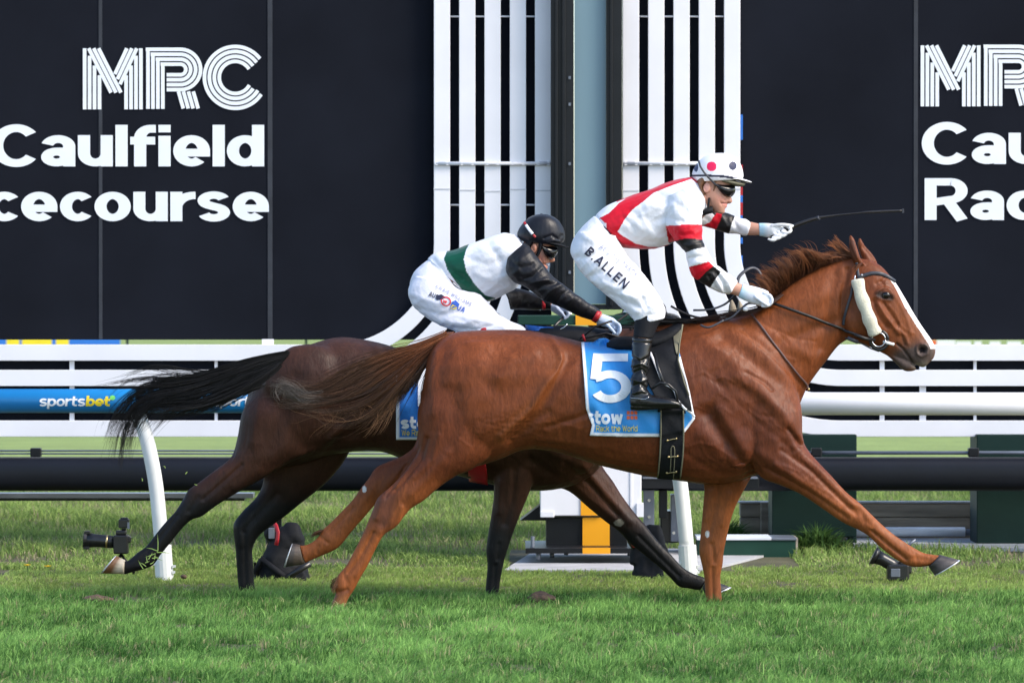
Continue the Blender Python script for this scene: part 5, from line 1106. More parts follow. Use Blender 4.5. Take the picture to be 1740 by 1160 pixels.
fold = [([(1010,371),(1030,392),(1052,420)],5,-.012,0),([(1070,360),(1100,375),(1130,370)],7,-.006),([(1085,385),(1110,400),(1135,405)],6,.006),([(1100,350),(1130,352),(1160,340)],7,.006),([(1120,330),(1150,345),(1170,365)],7,-.006),([(1060,395),(1080,408),(1110,412)],5,-.005),
        ([(1140,372),(1165,378),(1190,370)],5,-.006),([(1150,395),(1160,400),(1175,398)],4,-.005),([(1140,405),(1160,418),(1190,414)],4,.005),([(1168,440),(1188,436),(1205,438)],4,-.008),([(1172,452),(1185,446),(1200,444)],4,.006),([(1190,470),(1202,462),(1214,460)],4,-.006),
        ([(1205,470),(1215,488),(1222,496)],3,-.008),([(1218,464),(1228,480),(1232,494)],3,-.008),([(1212,468),(1222,484),(1228,497)],3,.006),([(1226,466),(1238,480),(1242,494)],3,.006),([(1130,345),(1136,370),(1142,400)],8,-.010),([(1165,322),(1180,345),(1190,370)],6,.006),([(1090,366),(1100,385),(1112,402)],5,.005),([(1060,370),(1075,385),(1085,400)],5,-.005),([(1196,368),(1205,376),(1215,384)],4,-.006,0),([(1225,366),(1235,384)],4,.006,0),([(1245,372),(1255,392)],4,-.006,0)]
slkA = colored('silks', mb, .0042, 3, M['silk'], pA, cA, fold, .0025)
# breeches
mb = MB(); loft(mb, pelvis, 0, 2.3, 28, 4)
for s in (-1, 1): loft(mb, legs_(s), 0, 2.1, 26, 4)
fold = [([(990,400),(1010,410),(1040,405)],6,.006),([(975,440),(1000,435),(1030,425)],5,-.005),([(1000,470),(1020,462),(1045,450)],6,-.007),([(1025,480),(1045,490),(1065,485)],5,.006),([(1050,480),(1070,475),(1088,482)],5,-.006),([(1060,500),(1080,505),(1100,500)],5,.008),([(1070,515),(1090,525),(1112,512)],5,-.008),([(1040,425),(1055,440),(1070,450)],6,-.007),([(1082,530),(1100,520),(1120,522)],4,.006),([(1090,548),(1100,535),(1118,535)],4,-.006),([(1035,500),(1050,505),(1062,515)],4,-.006),([(1010,478),(1022,488)],4,.005),([(1080,490),(1092,508),(1098,522)],4,-.005)]
brA = colored('breeches', mb, .0045, 3, M['breech'], pA, lambda px, py, co, no: base(px, (.80, .80, .85)), fold, .0022)
TB = tree_local(brA)
def tlocal(o): return tree_local(o)
put_text('B.ALLEN', textmap([TB], 993, 431, .74, .67, 12.2, .006), .13, .13, 'name_lettering', M['ink_navy'], pA, T=1.36, track=.42, width=90/12.2, step=.3)
put_text('ACG THE TRACK', textmap([TB], 1018, 421, .78, .625, 6.4, .0065), .10, .10, 'sponsor_lettering', M['ink_faint'], pA, T=1.36, track=.35, width=80/6.4, step=.3)
MB().tube(dpath([slkA and tree_local(slkA)], [(1009,372),(1026,385),(1040,400),(1052,414)], .004, 3), .0028, 6).build('waistband', M['ink_navy'], pA, smooth=True)
# boots
for s in (-1, 1):
    mb = MB(); loft(mb, [(1080,533,1129,541,.25*s,.056),(1078,550,1118,553,.26*s,.052),(1076,572,1109,575,.275*s,.048)], 0, 2, 24, 4); finish('gaiter', remesh(mb, 'gaiter', .004, 2), M['blackcloth'], pA)
    mb = MB(); loft(mb, [(1073.5,573,1110,576,.277*s,.050),(1073,600,1105,603,.295*s,.047),(1073,630,1102,632,.31*s,.044),(1072,655,1101,657,.33*s,.04),(1070,675,1104,674,.34*s,.039),(1070,690,1106,684,.34*s,.038)], 0, 2.1, 24, 4)
    loft(mb, [(1071,668,1071,697,.34*s,.034),(1088,664,1088,698,.342*s,.037),(1110,671,1110,697,.345*s,.041),(1135,675,1135,695,.35*s,.041),(1152,681,1153,693,.35*s,.03),(1158,685,1159,691,.35*s,.016)], 0, 2.3, 24, 4)
    bt = remesh(mb, 'boot', .0042, 2)
    sculpt(bt, [([(1074,608),(1088,614),(1102,608)],2.5,-.007,0),([(1074,622),(1090,617),(1102,624)],2.5,.006,0),([(1074,634),(1090,628),(1101,636)],2.6,-.007,0),([(1074,644),(1088,649),(1100,643)],2.6,.006,0),([(1073,656),(1088,652),(1100,660)],2.6,-.007,0),([(1076,668),(1090,664),(1104,668)],2.4,.005,0),([(1085,606),(1092,640),(1084,665)],3,.004,0),([(1070,689),(1105,691),(1150,690)],1.6,-.004,0),([(1074,581),(1108,583)],1.6,-.003,0)])
    b_ = finish('boot', bt, M['leather'], pA)
    if s < 0:
        TBo = tree_local(b_); MB().tube(dpath([TBo], [(1072,676),(1084,677),(1096,678),(1103,674)], .004, 3), .0022, 6).build('spur_strap', M['steel'], b_, smooth=True)
# gloves
mb = MB(); loft(mb, [(1254,505,1262,482,-.13,.027),(1264,510,1270,484,-.13,.029),(1278,516,1284,487,-.13,.033),(1290,520,1297,491,-.13,.036),(1298,521,1306,495,-.13,.034)], 0, 2.1, 20, 3); blob(mb, 1303, 509, -.13, 8, 10, .036)
for k, yy in enumerate((-.158, -.138, -.118, -.10)):
    finger(mb, [(1298,498+k*.6,yy),(1308,502,yy),(1312,511,yy-.004),(1306,519,yy),(1296,520,yy)], .0098-.0006*k)
finger(mb, [(1285,505,-.165),(1296,513,-.172),(1304,518,-.165)], .0105)
def gl(px, py, co, no, cuff=1262): return mix(base(px, (.72, .76, .84)), (.36, .60, .74), np.clip((1272-px)/12, 0, 1)*.8)
colored('glove', mb, .0036, 2, M['glove'], pA, gl, [([(1296,500),(1306,500)],1.2,-.002),([(1300,506),(1310,508)],1.2,-.002)])
mb = MB(); loft(mb, [(1289,379,1290,401,.13,.026),(1300,379,1302,403,.12,.030),(1313,380,1313,404,.11,.034),(1324,381,1322,399,.11,.030),(1332,384,1330,394,.11,.022)], 0, 2.1, 20, 3)
for k, (a, b) in enumerate(((1339, 393), (1331, 398.5), (1323, 402.5), (1316, 405.5))):
    finger(mb, [(a-14,b-10,.13),(a-2,b-9,.085),(a+5,b-1.5,.065),(a-2,b+3,.06),(a-10,b+1,.07)], .0098-.0004*k)
finger(mb, [(1312,384,.09),(1326,382,.075),(1338,382.5,.07),(1346,384,.075)], .0105)
colored('glove', mb, .0036, 2, M['glove'], pA, lambda px, py, co, no: mix(base(px, (.74, .75, .76)), (.36, .60, .74), np.clip((1306-px)/10, 0, 1)*.85))
wp = thing('riding_whip', 'thin dark riding whip held out ahead by the leading jockey', 'whip', at(1340, 390, .08))
P = cr([(1310,404,.085,3),(1325,396,.085,3.2),(1345,386,.085,3.2),(1365,378,.085,3.3),(1388,371,.085,2.8),(1420,366,.085,1.6),(1460,362,.085,1.3),(1470,361,.085,2.0),(1500,359.5,.085,2.3),(1534,358,.085,2.2)], 4)
MB().tube([at(a, b, c) for a, b, c, d in P], [d*m_(0) for a, b, c, d in P], 10).build('shaft', M['rein'], wp, smooth=True)
MB().pbox(1533, 354.5, 1536, 362, .078, .092).build('flap', M['strap'], wp, .001)
MB().tube([at(1388, 368, .085), at(1392, 374, .085)], .0095, 10).build('collar', M['strap'], wp, smooth=True)

# ---------------- jockey in white, green and black
Y = YD
pB = thing('person', 'crouched jockey in white silks with green band, black sleeves and black helmet', 'person', at(850, 600, YD), 'jockeys')
torsoB = [(727,440,812,515,0,.135),(740,430,836,512,0,.15),(768,425,858,500,0,.165),(800,413,876,490,0,.18),(832,403,890,472,0,.185),(858,396,900,450,0,.16),(874,399,905,440,0,.11)]
armNb = [(858,440,892,412,-.13,.07),(860,462,905,425,-.17,.075),(872,478,922,448,-.185,.07),(892,488,940,470,-.19,.062),(912,502,952,480,-.19,.056),(932,513,966,490,-.18,.052),(952,522,982,502,-.17,.046),(975,533,1000,514,-.15,.041),(1000,543,1016,524,-.13,.036),(1010,547,1022,530,-.12,.033)]
armFb = [(850,480,870,520,.13,.06),(865,488,868,526,.16,.056),(890,492,892,526,.17,.05),(912,500,912,527,.15,.045),(926,504,926,526,.13,.038),(936,508,936,526,.12,.033)]
legsB = lambda s: [(706,470,765,478,.07*s,.10),(694,492,785,492,.09*s,.108),(701,518,816,500,.12*s,.105),(728,542,835,520,.15*s,.098),(765,560,850,535,.18*s,.09),(800,572,868,546,.20*s,.082),(835,580,885,552,.21*s,.072),(850,590,895,560,.215*s,.06)]
pelB = [(736,436,796,517,0,.130),(718,449,786,523,0,.147),(702,465,778,528,0,.15),(696,490,780,525,0,.14),(705,515,770,530,0,.11)]
skB = [(902,375,938,375,0,.045),(892,386,948,386,0,.07),(886,396,954,396,0,.08),(890,410,945,414,0,.075),(896,422,940,424,0,.072),(902,434,937,434,0,.07),(908,444,933,444,0,.062),(914,452,930,453,0,.05),(919,459,929,461,0,.032)]
mb = MB(); loft(mb, skB, YD, 2, 24, 4); loft(mb, [(930,422,938,422,0,.010),(933,432,940,432,0,.012),(933,439,943.5,443,0,.015),(930,446,937,446,0,.013)], YD, 2, 12, 3)
loft(mb, [(924,447,933.5,447,0,.024),(924,450,930,450,0,.02),(924,454,932,455,0,.022)], YD, 2, 12, 2); blob(mb, 925, 460, 0, 5, 4, .02, Y=YD); blob(mb, 915, 444, -.045, 11, 9, .02, Y=YD)
loft(mb, [(890,412,912,446,0,.06),(878,420,905,452,0,.065),(862,425,892,460,0,.075)], YD, 2, 20, 4); blob(mb, 907, 422, -.078, 5.5, 8.5, .010, Y=YD, ang=-10); blob(mb, 907, 422, .078, 5.5, 8.5, .010, Y=YD, ang=-10)
loft(mb, torsoB, YD, 2.2, 24, 4, .9); loft(mb, pelB, YD, 2.2, 24, 4, .88)
for L_ in (armNb, armFb): loft(mb, L_, YD, 2, 16, 4, .62)
loft(mb, [(1004,541,1016,528,-.12,.026),(1018,549,1028,536,-.12,.025),(1028,553,1038,541,-.12,.024)], YD, 2, 16, 3)
loft(mb, [(930,508,930,524,.12,.026),(945,514,945,528,.11,.025),(955,520,952,532,.1,.024)], YD, 2, 16, 3)
for s in (-1, 1): loft(mb, legsB(s), YD, 2, 20, 4, .88); loft(mb, [(858,560,892,562,.215*s,.05),(850,590,880,592,.26*s,.045),(846,620,872,622,.30*s,.042),(842,655,868,657,.32*s,.038),(842,680,872,680,.33*s,.036)], YD, 2, 16, 3)
me = remesh(mb, 'body', .0042, 3)
sculpt(me, [([(925,449.5),(935,449.5)],1.8,-.010,0),([(903,419),(906,425)],2.2,-.006),([(919,440),(923,449)],2,-.004,0)])
co, no = arrays(me); px, py = topx(co); C = base(px, (.46, .205, .13)); C = mix(C, (.74, .30, .22), .5*np.exp(-(np.hypot(px-918, py-441)/10)**2)); C = mix(C, (.22, .05, .05), .9*np.exp(-(segdist(px, py, [(927,449.5),(934,449.5)])/1.4)**2)); C = mix(C, (.66, .22, .18), .7*np.exp(-(segdist(px, py, [(931,455),(928,456)])/2)**2))
setcol(me, C); finish('body', me, M['skin'], pB)
mb = MB(); loft(mb, [(929,449.2,933.5,449.2,0,.012),(929,450.5,933.5,450.5,0,.012)], YD, 2, 10, 1); mb.build('teeth', M['ink_white'], pB, smooth=True)
mb = MB(); loft(mb, [(912,364.5,930,364.5,0,.035),(900,369,943,370,0,.07),(889,379,953,380,0,.09),(880.5,392,959,393,0,.101),(879,401,960,402,0,.104),(884,407,958,410,0,.10),(890,411,948,417,0,.09)], YD, 2.1, 32, 4)
blob(mb, 920, 364.5, 0, 3, 2, .01, Y=YD)
colored('helmet', mb, .0036, 2, M['helm'], pB, lambda px, py, co, no: base(px, (.008, .009, .014)), [([(925,405),(938,400),(950,408),(955,400)],2.4,-.006),([(930,412),(942,408),(955,412)],2.2,.005)], .0012)
mb = MB(); loft(mb, [(925,410,925,415,0,.09),(940,411,940,418,0,.088),(952,414,952,420,0,.075),(961,418,961,421,0,.05),(967,419.5,967,421,0,.02)], YD, 2.4, 28, 4); finish('visor', remesh(mb, 'visor', .003, 1), M['blackcloth'], pB)
hd = [(0, 0)]; THb = [at(x, y, YD-.106) for x, y in ((892,380),(899,389),(905,399))]
MB().tube([at(890.5, 377.5, YD-.088), at(893, 381, YD-.098)], .0065, 6, flat=.4).build('strap_end', M['red'], pB); MB().tube([at(893.5, 382, YD-.1), at(899, 390, YD-.108), at(905, 397.5, YD-.111)], .0075, 6, flat=.35).build('helmet_label', M['ink_white'], pB); MB().tube([at(906, 399, YD-.111), at(910, 403, YD-.111)], .006, 6, flat=.35).build('strap_end', M['red'], pB)
mb = MB(); loft(mb, [(892,408,916,408,0,.092),(892,418,902,421,0,.088),(896,429,904,432,0,.085),(902,436,913,439,0,.083),(905,441,911,443,0,.078)], YD, 2, 20, 3); loft(mb, [(911,407,928,409,0,.092),(912,420,923,423,0,.090),(910,430,919,432,0,.088),(906,438,914,439,0,.084)], YD, 2, 20, 3); finish('head_cover', remesh(mb, 'head_cover', .004, 2), M['blackcloth'], pB)
mb = MB(); loft(mb, [(921,414,921,424,0,.086),(926,415,926,436,0,.087),(933,416,933,441,0,.083),(940,418,940,440,0,.070),(945,420,945,434,0,.050),(948,421,948,429,0,.025)], YD, 2.5, 28, 4); finish('goggles', remesh(mb, 'goggles', .003, 2), M['lens'], pB)
mb = MB(); loft(mb, torsoB, YD, 2.3, 28, 4); loft(mb, [(852,398,900,455,0,.14),(872,398,905,445,0,.09),(880,402,908,440,0,.068)], YD, 2, 24, 3)
def cB(px, py, co, no):
    C = base(px, (.74, .76, .82)); C[inpoly(px, py, [(754,440),(760,425),(770,418),(800,408),(792,425),(788,440),(792,460),(806,482),(825,502),(842,506),(838,520),(815,524),(795,503),(775,480),(760,458)])] = (.002, .07, .04); return C
fold = [([(800,440),(830,450),(860,440)],7,-.006),([(810,465),(835,475),(862,470)],6,.006),([(830,415),(845,435),(858,460)],7,-.008),([(760,455),(790,475),(815,500)],6,-.005),([(735,440),(760,470),(800,505)],5,-.006),([(845,480),(860,490),(875,488)],5,.006),([(820,425),(850,418)],6,.005)]
colored('silks', mb, .0045, 3, M['silk'], pB, cB, fold, .0025)
fold = [([(870,445),(885,455),(905,450)],5,-.006),([(885,475),(905,470),(920,455)],4,-.008),([(892,488),(910,478),(932,476)],4,.008),([(905,495),(925,485),(945,482)],4,-.008),([(925,505),(940,490),(955,484)],4,.008),([(945,515),(955,500),(965,494)],3.5,-.007),([(960,522),(972,506)],4,.005),([(990,535),(1005,520)],3.5,-.004),([(870,470),(880,460),(884,440)],5,.006),([(900,515),(915,505),(930,512)],4,.006,0),([(880,520),(890,505)],4,-.006,0)]
mb = MB(); loft(mb, armNb, YD, 2.1, 24, 4); colored('sleeve', mb, .0042, 2, M['silk'], pB, lambda px, py, co, no: base(px, (.008, .008, .011)), fold, .0018)
mb = MB(); loft(mb, armFb, YD, 2.1, 24, 4); colored('sleeve', mb, .0042, 2, M['silk'], pB, lambda px, py, co, no: base(px, (.008, .0075, .009)), fold, .0018)
for st_ in ([(1005,545,1016,526,-.13,.040),(1012,549,1023,530,-.125,.038)], [(921,505,921,526,.13,.040),(927,506,927,527,.13,.039)]):
    mb = MB(); loft(mb, st_, YD, 2, 20, 2); mb.build('cuff', M['red'], pB, smooth=True)
mb = MB(); loft(mb, pelB, YD, 2.3, 28, 4)
for s in (-1, 1): loft(mb, legsB(s), YD, 2.1, 26, 4)
fold = [([(700,500),(740,515),(780,512)],6,.006),([(710,525),(750,535),(800,525)],5,-.006),([(740,545),(790,550),(830,535)],5,.006),([(770,558),(810,560),(850,548)],4,-.007),([(735,450),(760,480),(790,505)],6,-.006),([(790,540),(820,545),(855,555)],4,.005)]
bB = colored('breeches', mb, .0046, 3, M['breech'], pB, lambda px, py, co, no: base(px, (.74, .74, .82)), fold, .002); TBB = tree_local(bB)
put_text('CRAIG WILLIAMS', textmap([TBB], 739.5, 488.5, .885, .465, 4.6, .006), .13, .13, 'name_lettering', M['ink_faint'], pB, T=1.3, track=.3, width=68/4.6, step=.4)
put_text('AUS', textmap([TBB], 728, 503, .93, .37, 6.2, .004), .14, .14, 'lettering', M['ink_navy'], pB, T=1.36, track=.25, width=16/6.2, step=.4)
put_text('UA', textmap([TBB], 775.5, 526, .93, .37, 6.6, .004), .14, .14, 'lettering', M['ink_blue'], pB, T=1.36, track=.25, width=14/6.6, step=.4)
put_text('o', textmap([TBB], 747, 517, .95, .3, 16, .004), .07, .07, 'ring_mark', M['ink_red'], pB, width=1.1)
put_text('W', textmap([TBB], 752, 514, .95, .3, 4, .005), .2, .2, 'ring_letter', M['ink_red'], pB, T=1.3)
def patch(poly, mat, nm):
    mb = MB(); c = (sum(p[0] for p in poly)/len(poly), sum(p[1] for p in poly)/len(poly)); n = len(poly)
    mb.add([on([TBB], x, y, .0045, 0) for x, y in poly]+[on([TBB], c[0], c[1], .0045, 0)], [(i, (i+1) % n, n) for i in range(n)]); finish(nm, mb.mesh(nm), mat, pB, False)
patch([(741,503),(750,500),(757,505),(752,509),(742,510)], M['ink_navy'], 'flag_mark'); patch([(765,524),(768,513),(774,510),(781,517),(777,522)], M['ink_blue'], 'heart_mark'); patch([(765,524),(769,517),(777,522),(774,525)], M['yellow'], 'heart_mark')
mb = MB(); loft(mb, [(851,545,880,540,-.245,.05),(858,575,898,556,-.25,.055),(862,590,900,570,-.25,.05)], YD, 2, 20, 3) ; mb = None
for s in (-1, 1):
    mb = MB(); loft(mb, [(850,578,893,566,.22*s,.062),(848,600,884,600,.265*s,.054),(844,630,874,632,.305*s,.047),(840,660,870,662,.325*s,.043),(839,690,876,686,.335*s,.040)], YD, 2, 20, 3); loft(mb, [(840,672,840,700,.335*s,.036),(880,678,880,699,.34*s,.042),(915,684,915,697,.345*s,.034)], YD, 2.2, 20, 3); finish('boot', remesh(mb, 'boot', .006, 2), M['leather'], pB)
mb = MB(); blob(mb, 824, 562, -.262, 10, 7, .02, Y=YD); mb.build('red_lining', M['red'], pB, smooth=True)
mb = MB(); loft(mb, [(1012,549,1024,533,-.12,.029),(1022,554,1032,536,-.12,.031),(1034,557,1042,540,-.12,.033),(1040,558,1048,545,-.12,.030)], YD, 2.1, 20, 3); blob(mb, 1044, 556, -.12, 6, 7, .030, Y=YD)
for k, (dx, yy) in enumerate(((6, -.15), (3, -.13), (-1, -.112), (-5, -.096))): finger(mb, [(1040+dx*.5,546,yy),(1048+dx*.7,552,yy),(1050+dx*.6,562,yy-.003),(1045+dx*.7,568,yy)], .0095, YD)
finger(mb, [(1030,550,-.155),(1038,558,-.165),(1044,565,-.16)], .010, YD)
colored('glove', mb, .0036, 2, M['glove'], pB, lambda px, py, co, no: base(px, (.55, .66, .84)))
mb = MB(); loft(mb, [(934,510,936,528,.12,.028),(945,514,944,533,.11,.031),(955,518,952,537,.1,.032),(960,524,957,538,.1,.028)], YD, 2.1, 20, 3)
for k, (dx, yy) in enumerate(((3, .07), (1, .088), (-1, .106), (-3, .122))): finger(mb, [(952+dx,522,yy),(960+dx,527,yy),(963+dx,535,yy),(957+dx,541,yy)], .0095, YD)
finger(mb, [(945,522,.07),(953,530,.065),(958,536,.07)], .010, YD)
colored('glove', mb, .0038, 2, M['glove'], pB, lambda px, py, co, no: base(px, (.40, .46, .60)))
wp = thing('riding_whip', 'black riding whip slanting down from the crouched jockey, behind his forearm', 'whip', at(950, 545, .8))
MB().tube([at(965, 532, YD+.1), at(945, 551, YD+.05), at(930, 567, YD), at(915, 585, YD-.0)], [.008, .008, .006, .005], 8).build('shaft', M['black'], wp, smooth=True); mb = MB(); blob(mb, 967, 533, .1, 5, 3, .01, Y=YD); mb.build('cap', M['ink_white'], wp, smooth=True)
br2 = thing('bridle', 'black reins of the dark bay horse, seen ahead of the crouched jockey', 'bridle', at(1100, 560, .7))
for P in ([(1048,556,-.13),(1080,556,-.15),(1120,560,-.13),(1160,572,-.12),(1250,640,-.11),(1310,700,-.07)], [(1046,548,-.1),(1075,530,-.06),(1090,545,-.05),(1070,560,-.1)], [(1048,560,.1),(1110,562,.12),(1200,600,.12),(1305,700,.06)], [(1140,520,0),(1165,533,-.02),(1190,540,-.04),(1230,545,-.06)]):
    P = cr(P, 5); MB().tube([at(a, b, YD+c) for a, b, c in P], .006, 8, flat=.6).build('rein', M['rein'], br2, smooth=True)

# ================================================================== REMOTE CAMERAS BEHIND THE RAIL
Y = 2.7
t = thing('remote_camera', 'black still camera with long lens on the turf beside the white and brown hoof', 'camera', at(210, 950, Y), 'remote cameras on the turf')
MB().tube([at(x, y, Y) for x, y in ((148, 917.5), (160, 918), (170, 918.5), (186, 920), (198, 921.5))], [13*m_(Y), 11.5*m_(Y), 11*m_(Y), 11*m_(Y), 9.5*m_(Y)], 20).build('lens', M['black'], t, smooth=True)
MB().tube([at(180, 919.6, Y), at(183, 919.8, Y)], 11.6*m_(Y), 20).build('lens_ring', M['brass'], t, smooth=True)
mb = MB().tube([at(142, 917, Y), at(149, 917.5, Y)], [14.5*m_(Y), 12.5*m_(Y)], 18); mb.pbox(143, 902, 152, 907, Y-.03, Y+.03); mb.pbox(141, 928, 151, 933, Y-.03, Y+.03); mb.build('lens_hood', M['black'], t, .002)
MB().pbox(192, 909, 217, 941, Y-.05, Y+.05).pbox(196, 901, 214, 908.8, Y-.03, Y+.03).pbox(215, 911, 222, 922, Y-.035, Y+.03).build('camera_body', M['black'], t, .008)
MB().pbox(201, 882, 219, 897, Y-.025, Y+.025).pbox(204, 879, 217, 882.5, Y-.015, Y+.02).pbox(206, 897.2, 214, 901, Y-.01, Y+.01).build('flash_trigger', M['black'], t, .005)
MB().pbox(216, 887, 219.8, 898, Y-.03, Y-.026).build('screen', M['metalbar'], t)
mb = MB()
for a in range(3):
    p = at(205, 941, Y); mb.tube([p, (p.x+.09*math.cos(a*2.1), p.y+.09*math.sin(a*2.1), .0)], .008, 8)
mb.build('mini_tripod', M['black'], t, smooth=True)
def covered(label, cx, cy, rx, ry, Y, strokes, seed):
    t = thing('covered_camera', label, 'camera', at(cx, cy+ry, Y), 'remote cameras on the turf'); mb = MB()
    for (x, y, a, b, d) in strokes:
        if d < .065: blob(mb, x, y, 0, a, b, d, Y=Y)
        else: loft(mb, [(x-a*.5, y-b, x+a*.4, y-b*.9, 0, d*.5), (x-a*.8, y-b*.3, x+a*.7, y-b*.2, 0, d*.8), (x-a, y+b*.9, x+a, y+b, 0, d)], Y, 3.2, 20, 2)
    me = remesh(mb, 'cover', .009, 3); displace(me, lambda c, n: .012*(.5-np.abs(vnoise(c, 22, seed))*1.5)+.006*(.5-np.abs(vnoise(c, 50, seed+1))*1.5)); finish('rain_cover', me, M['blackcloth'], t); return t
t = covered('black draped camera with a red strap behind the lifted chestnut hoof', 480, 940, 50, 46, 2.35, [(478,955,38,32,.12),(450,968,20,20,.10),(508,966,20,20,.10),(497,903,20,15,.07),(484,912,18,17,.08),(503,918,14,12,.07),(459,906,11,14,.06),(480,938,26,24,.1)], 3)
Y = 2.35
MB().tube([at(x, y, yy) for x, y, yy in ((464,887,Y-.06),(469,893,Y-.10),(472,904,Y-.125),(471,916,Y-.13),(469,926,Y-.13))], .012, 8, flat=.35).build('red_strap', M['red'], t, smooth=True)
MB().pbox(456, 897, 466, 915, Y-.12, Y-.09).build('tag', M['metalbar'], t, .003)
MB().tube([at(x, y, Y-.13) for x, y in ((484,984),(505,970),(527,957))], .017, 12).build('lens_barrel', M['black'], t, smooth=True)
MB().tube([at(432,975,Y-.1), at(445,950,Y-.1), at(470,970,Y-.12), at(487,984,Y-.12)], .02, 10).build('cloth_fold', M['blackcloth'], t, smooth=True)
for x, y in ((433, 955), (500, 972), (470, 950)): 
    a = at(x, y, Y); MB().tube([a, (a.x, a.y+.02, 0)], .008, 6).build('tripod_leg', M['black'], t)
t = covered('black draped camera with a red button in front of the concrete pad', 1105, 940, 34, 48, 2.5, [(1102,955,28,32,.11),(1112,920,24,30,.10),(1090,935,20,24,.08)], 13)
Y = 2.5
MB().tube([at(1067, 905, Y-.1), at(1073, 918, Y-.12), at(1080, 930, Y-.11)], [.018, .026, .022], 12).build('lens_barrel', M['black'], t, smooth=True)
MB().tube([at(1067, 906, Y-.13), at(1073, 921, Y-.15), at(1078, 929, Y-.14)], .008, 8).build('red_band', M['red'], t, smooth=True)
MB().tube([at(1060, 900, Y-.1), at(1066, 914, Y-.1)], .006, 8).build('grey_clip', M['metalbar'], t, smooth=True)
Y = 2.1
t = thing('fallen_camera', 'black camera tipped over on the turf below the extended chestnut foreleg', 'camera', at(1520, 985, Y), 'remote cameras on the turf')
MB().tube([at(x, y, Y) for x, y in ((1488, 945), (1500, 950), (1514, 958), (1527, 965))], [13*m_(Y), 11*m_(Y), 11*m_(Y), 10*m_(Y)], 18).build('lens', M['black'], t, smooth=True)
MB().tube([at(x, y, Y) for x, y in ((1484, 943), (1490, 946))], [16.5*m_(Y), 14*m_(Y)], 16).build('lens_hood', M['black'], t, smooth=True)
mb = MB(); mb.pbox(1508, 958, 1546, 988, Y-.04, Y+.05); mb.pbox(1528, 953, 1550, 975, Y-.03, Y+.05); mb.build('camera_body', M['black'], t, .012)
MB().pbox(1514, 966, 1530, 980, Y-.05, Y-.041).build('eyepiece', M['metalbar'], t, .003)
MB().tube([at(1540, 930, Y), at(1556, 916, Y)], [.012, .006], 8).build('antenna', M['metalbar'], t, smooth=True)
MB().tube([at(1535, 960, Y), at(1545, 930, Y)], .01, 8).build('bracket', M['black'], t, smooth=True)
# ================================================================== GRASS
def field(x, y, s, seed):
    return vnoise(np.stack([x, y, np.zeros_like(x)], 1), s, seed)
def blades(name, x, y, h, w, lean, col, mat, label, kind='stuff', droop=.5, z0=None, dirs=None):
    n = len(x); a = rng.uniform(0, 2*math.pi, n); la = rng.uniform(0, 2*math.pi, n); ln = lean*rng.uniform(.2, 1.3, n)
    wx, wy = np.cos(a)*w/2, np.sin(a)*w/2; lx, ly = (np.cos(la)*ln*h, np.sin(la)*ln*h) if dirs is None else (dirs[0]*ln*h*1.2, dirs[1]*ln*h*1.2)
    z = np.zeros(n) if z0 is None else z0
    V = np.empty((n, 5, 3))
    V[:, 0] = np.stack([x-wx, y-wy, z-.004], 1); V[:, 1] = np.stack([x+wx, y+wy, z-.004], 1)
    mx, my = x+lx*.35, y+ly*.35
    V[:, 2] = np.stack([mx+wx*.85, my+wy*.85, z+h*.6], 1); V[:, 3] = np.stack([mx-wx*.85, my-wy*.85, z+h*.6], 1)
    V[:, 4] = np.stack([x+lx, y+ly, z+h*(1-.25*ln)], 1)
    me = bpy.data.meshes.new(name); me.vertices.add(n*5); me.vertices.foreach_set('co', V.ravel())
    i = np.arange(n)*5
    loops = np.stack([i, i+1, i+2, i+3, i+3, i+2, i+4], 1).ravel()
    me.loops.add(n*7); me.loops.foreach_set('vertex_index', loops)
    st = np.stack([np.arange(n)*7, np.arange(n)*7+4], 1).ravel()
    me.polygons.add(n*2); me.polygons.foreach_set('loop_start', st)
    me.update(calc_edges=True)
    c = np.repeat(col[:, None, :], 5, 1).copy(); c[:, 4] *= 1.12
    ca = me.color_attributes.new('Col', 'FLOAT_COLOR', 'POINT'); cc = np.ones((n*5, 4)); cc[:, :3] = c.reshape(-1, 3); ca.data.foreach_set('color', cc.ravel())
    me.materials.append(mat); me.polygons.foreach_set('use_smooth', [True]*(n*2))
    o = link(bpy.data.objects.new(name, me)); return tag(o, label, 'grass', kind=kind)
M['grass'] = pmat('grass_blade', (1, 1, 1), .6, spec=.14, var=.12, vs=3, attr='Col')
nt = M['grass'].node_tree; b = nt.nodes['Principled BSDF']
tr = nt.nodes.new('ShaderNodeBsdfTranslucent'); mxs = nt.nodes.new('ShaderNodeMixShader'); mxs.inputs[0].default_value = .35
nt.links.new(nt.nodes['Mix'].outputs[2] if 'Mix' in nt.nodes else b.inputs['Base Color'].links[0].from_socket, tr.inputs[0])
out = nt.nodes['Material Output']; nt.links.new(b.outputs[0], mxs.inputs[1]); nt.links.new(tr.outputs[0], mxs.inputs[2]); nt.links.new(mxs.outputs[0], out.inputs[0])
def lerp3(a, b, t): return np.array(a)[None]*(1-t[:, None])+np.array(b)[None]*t[:, None]
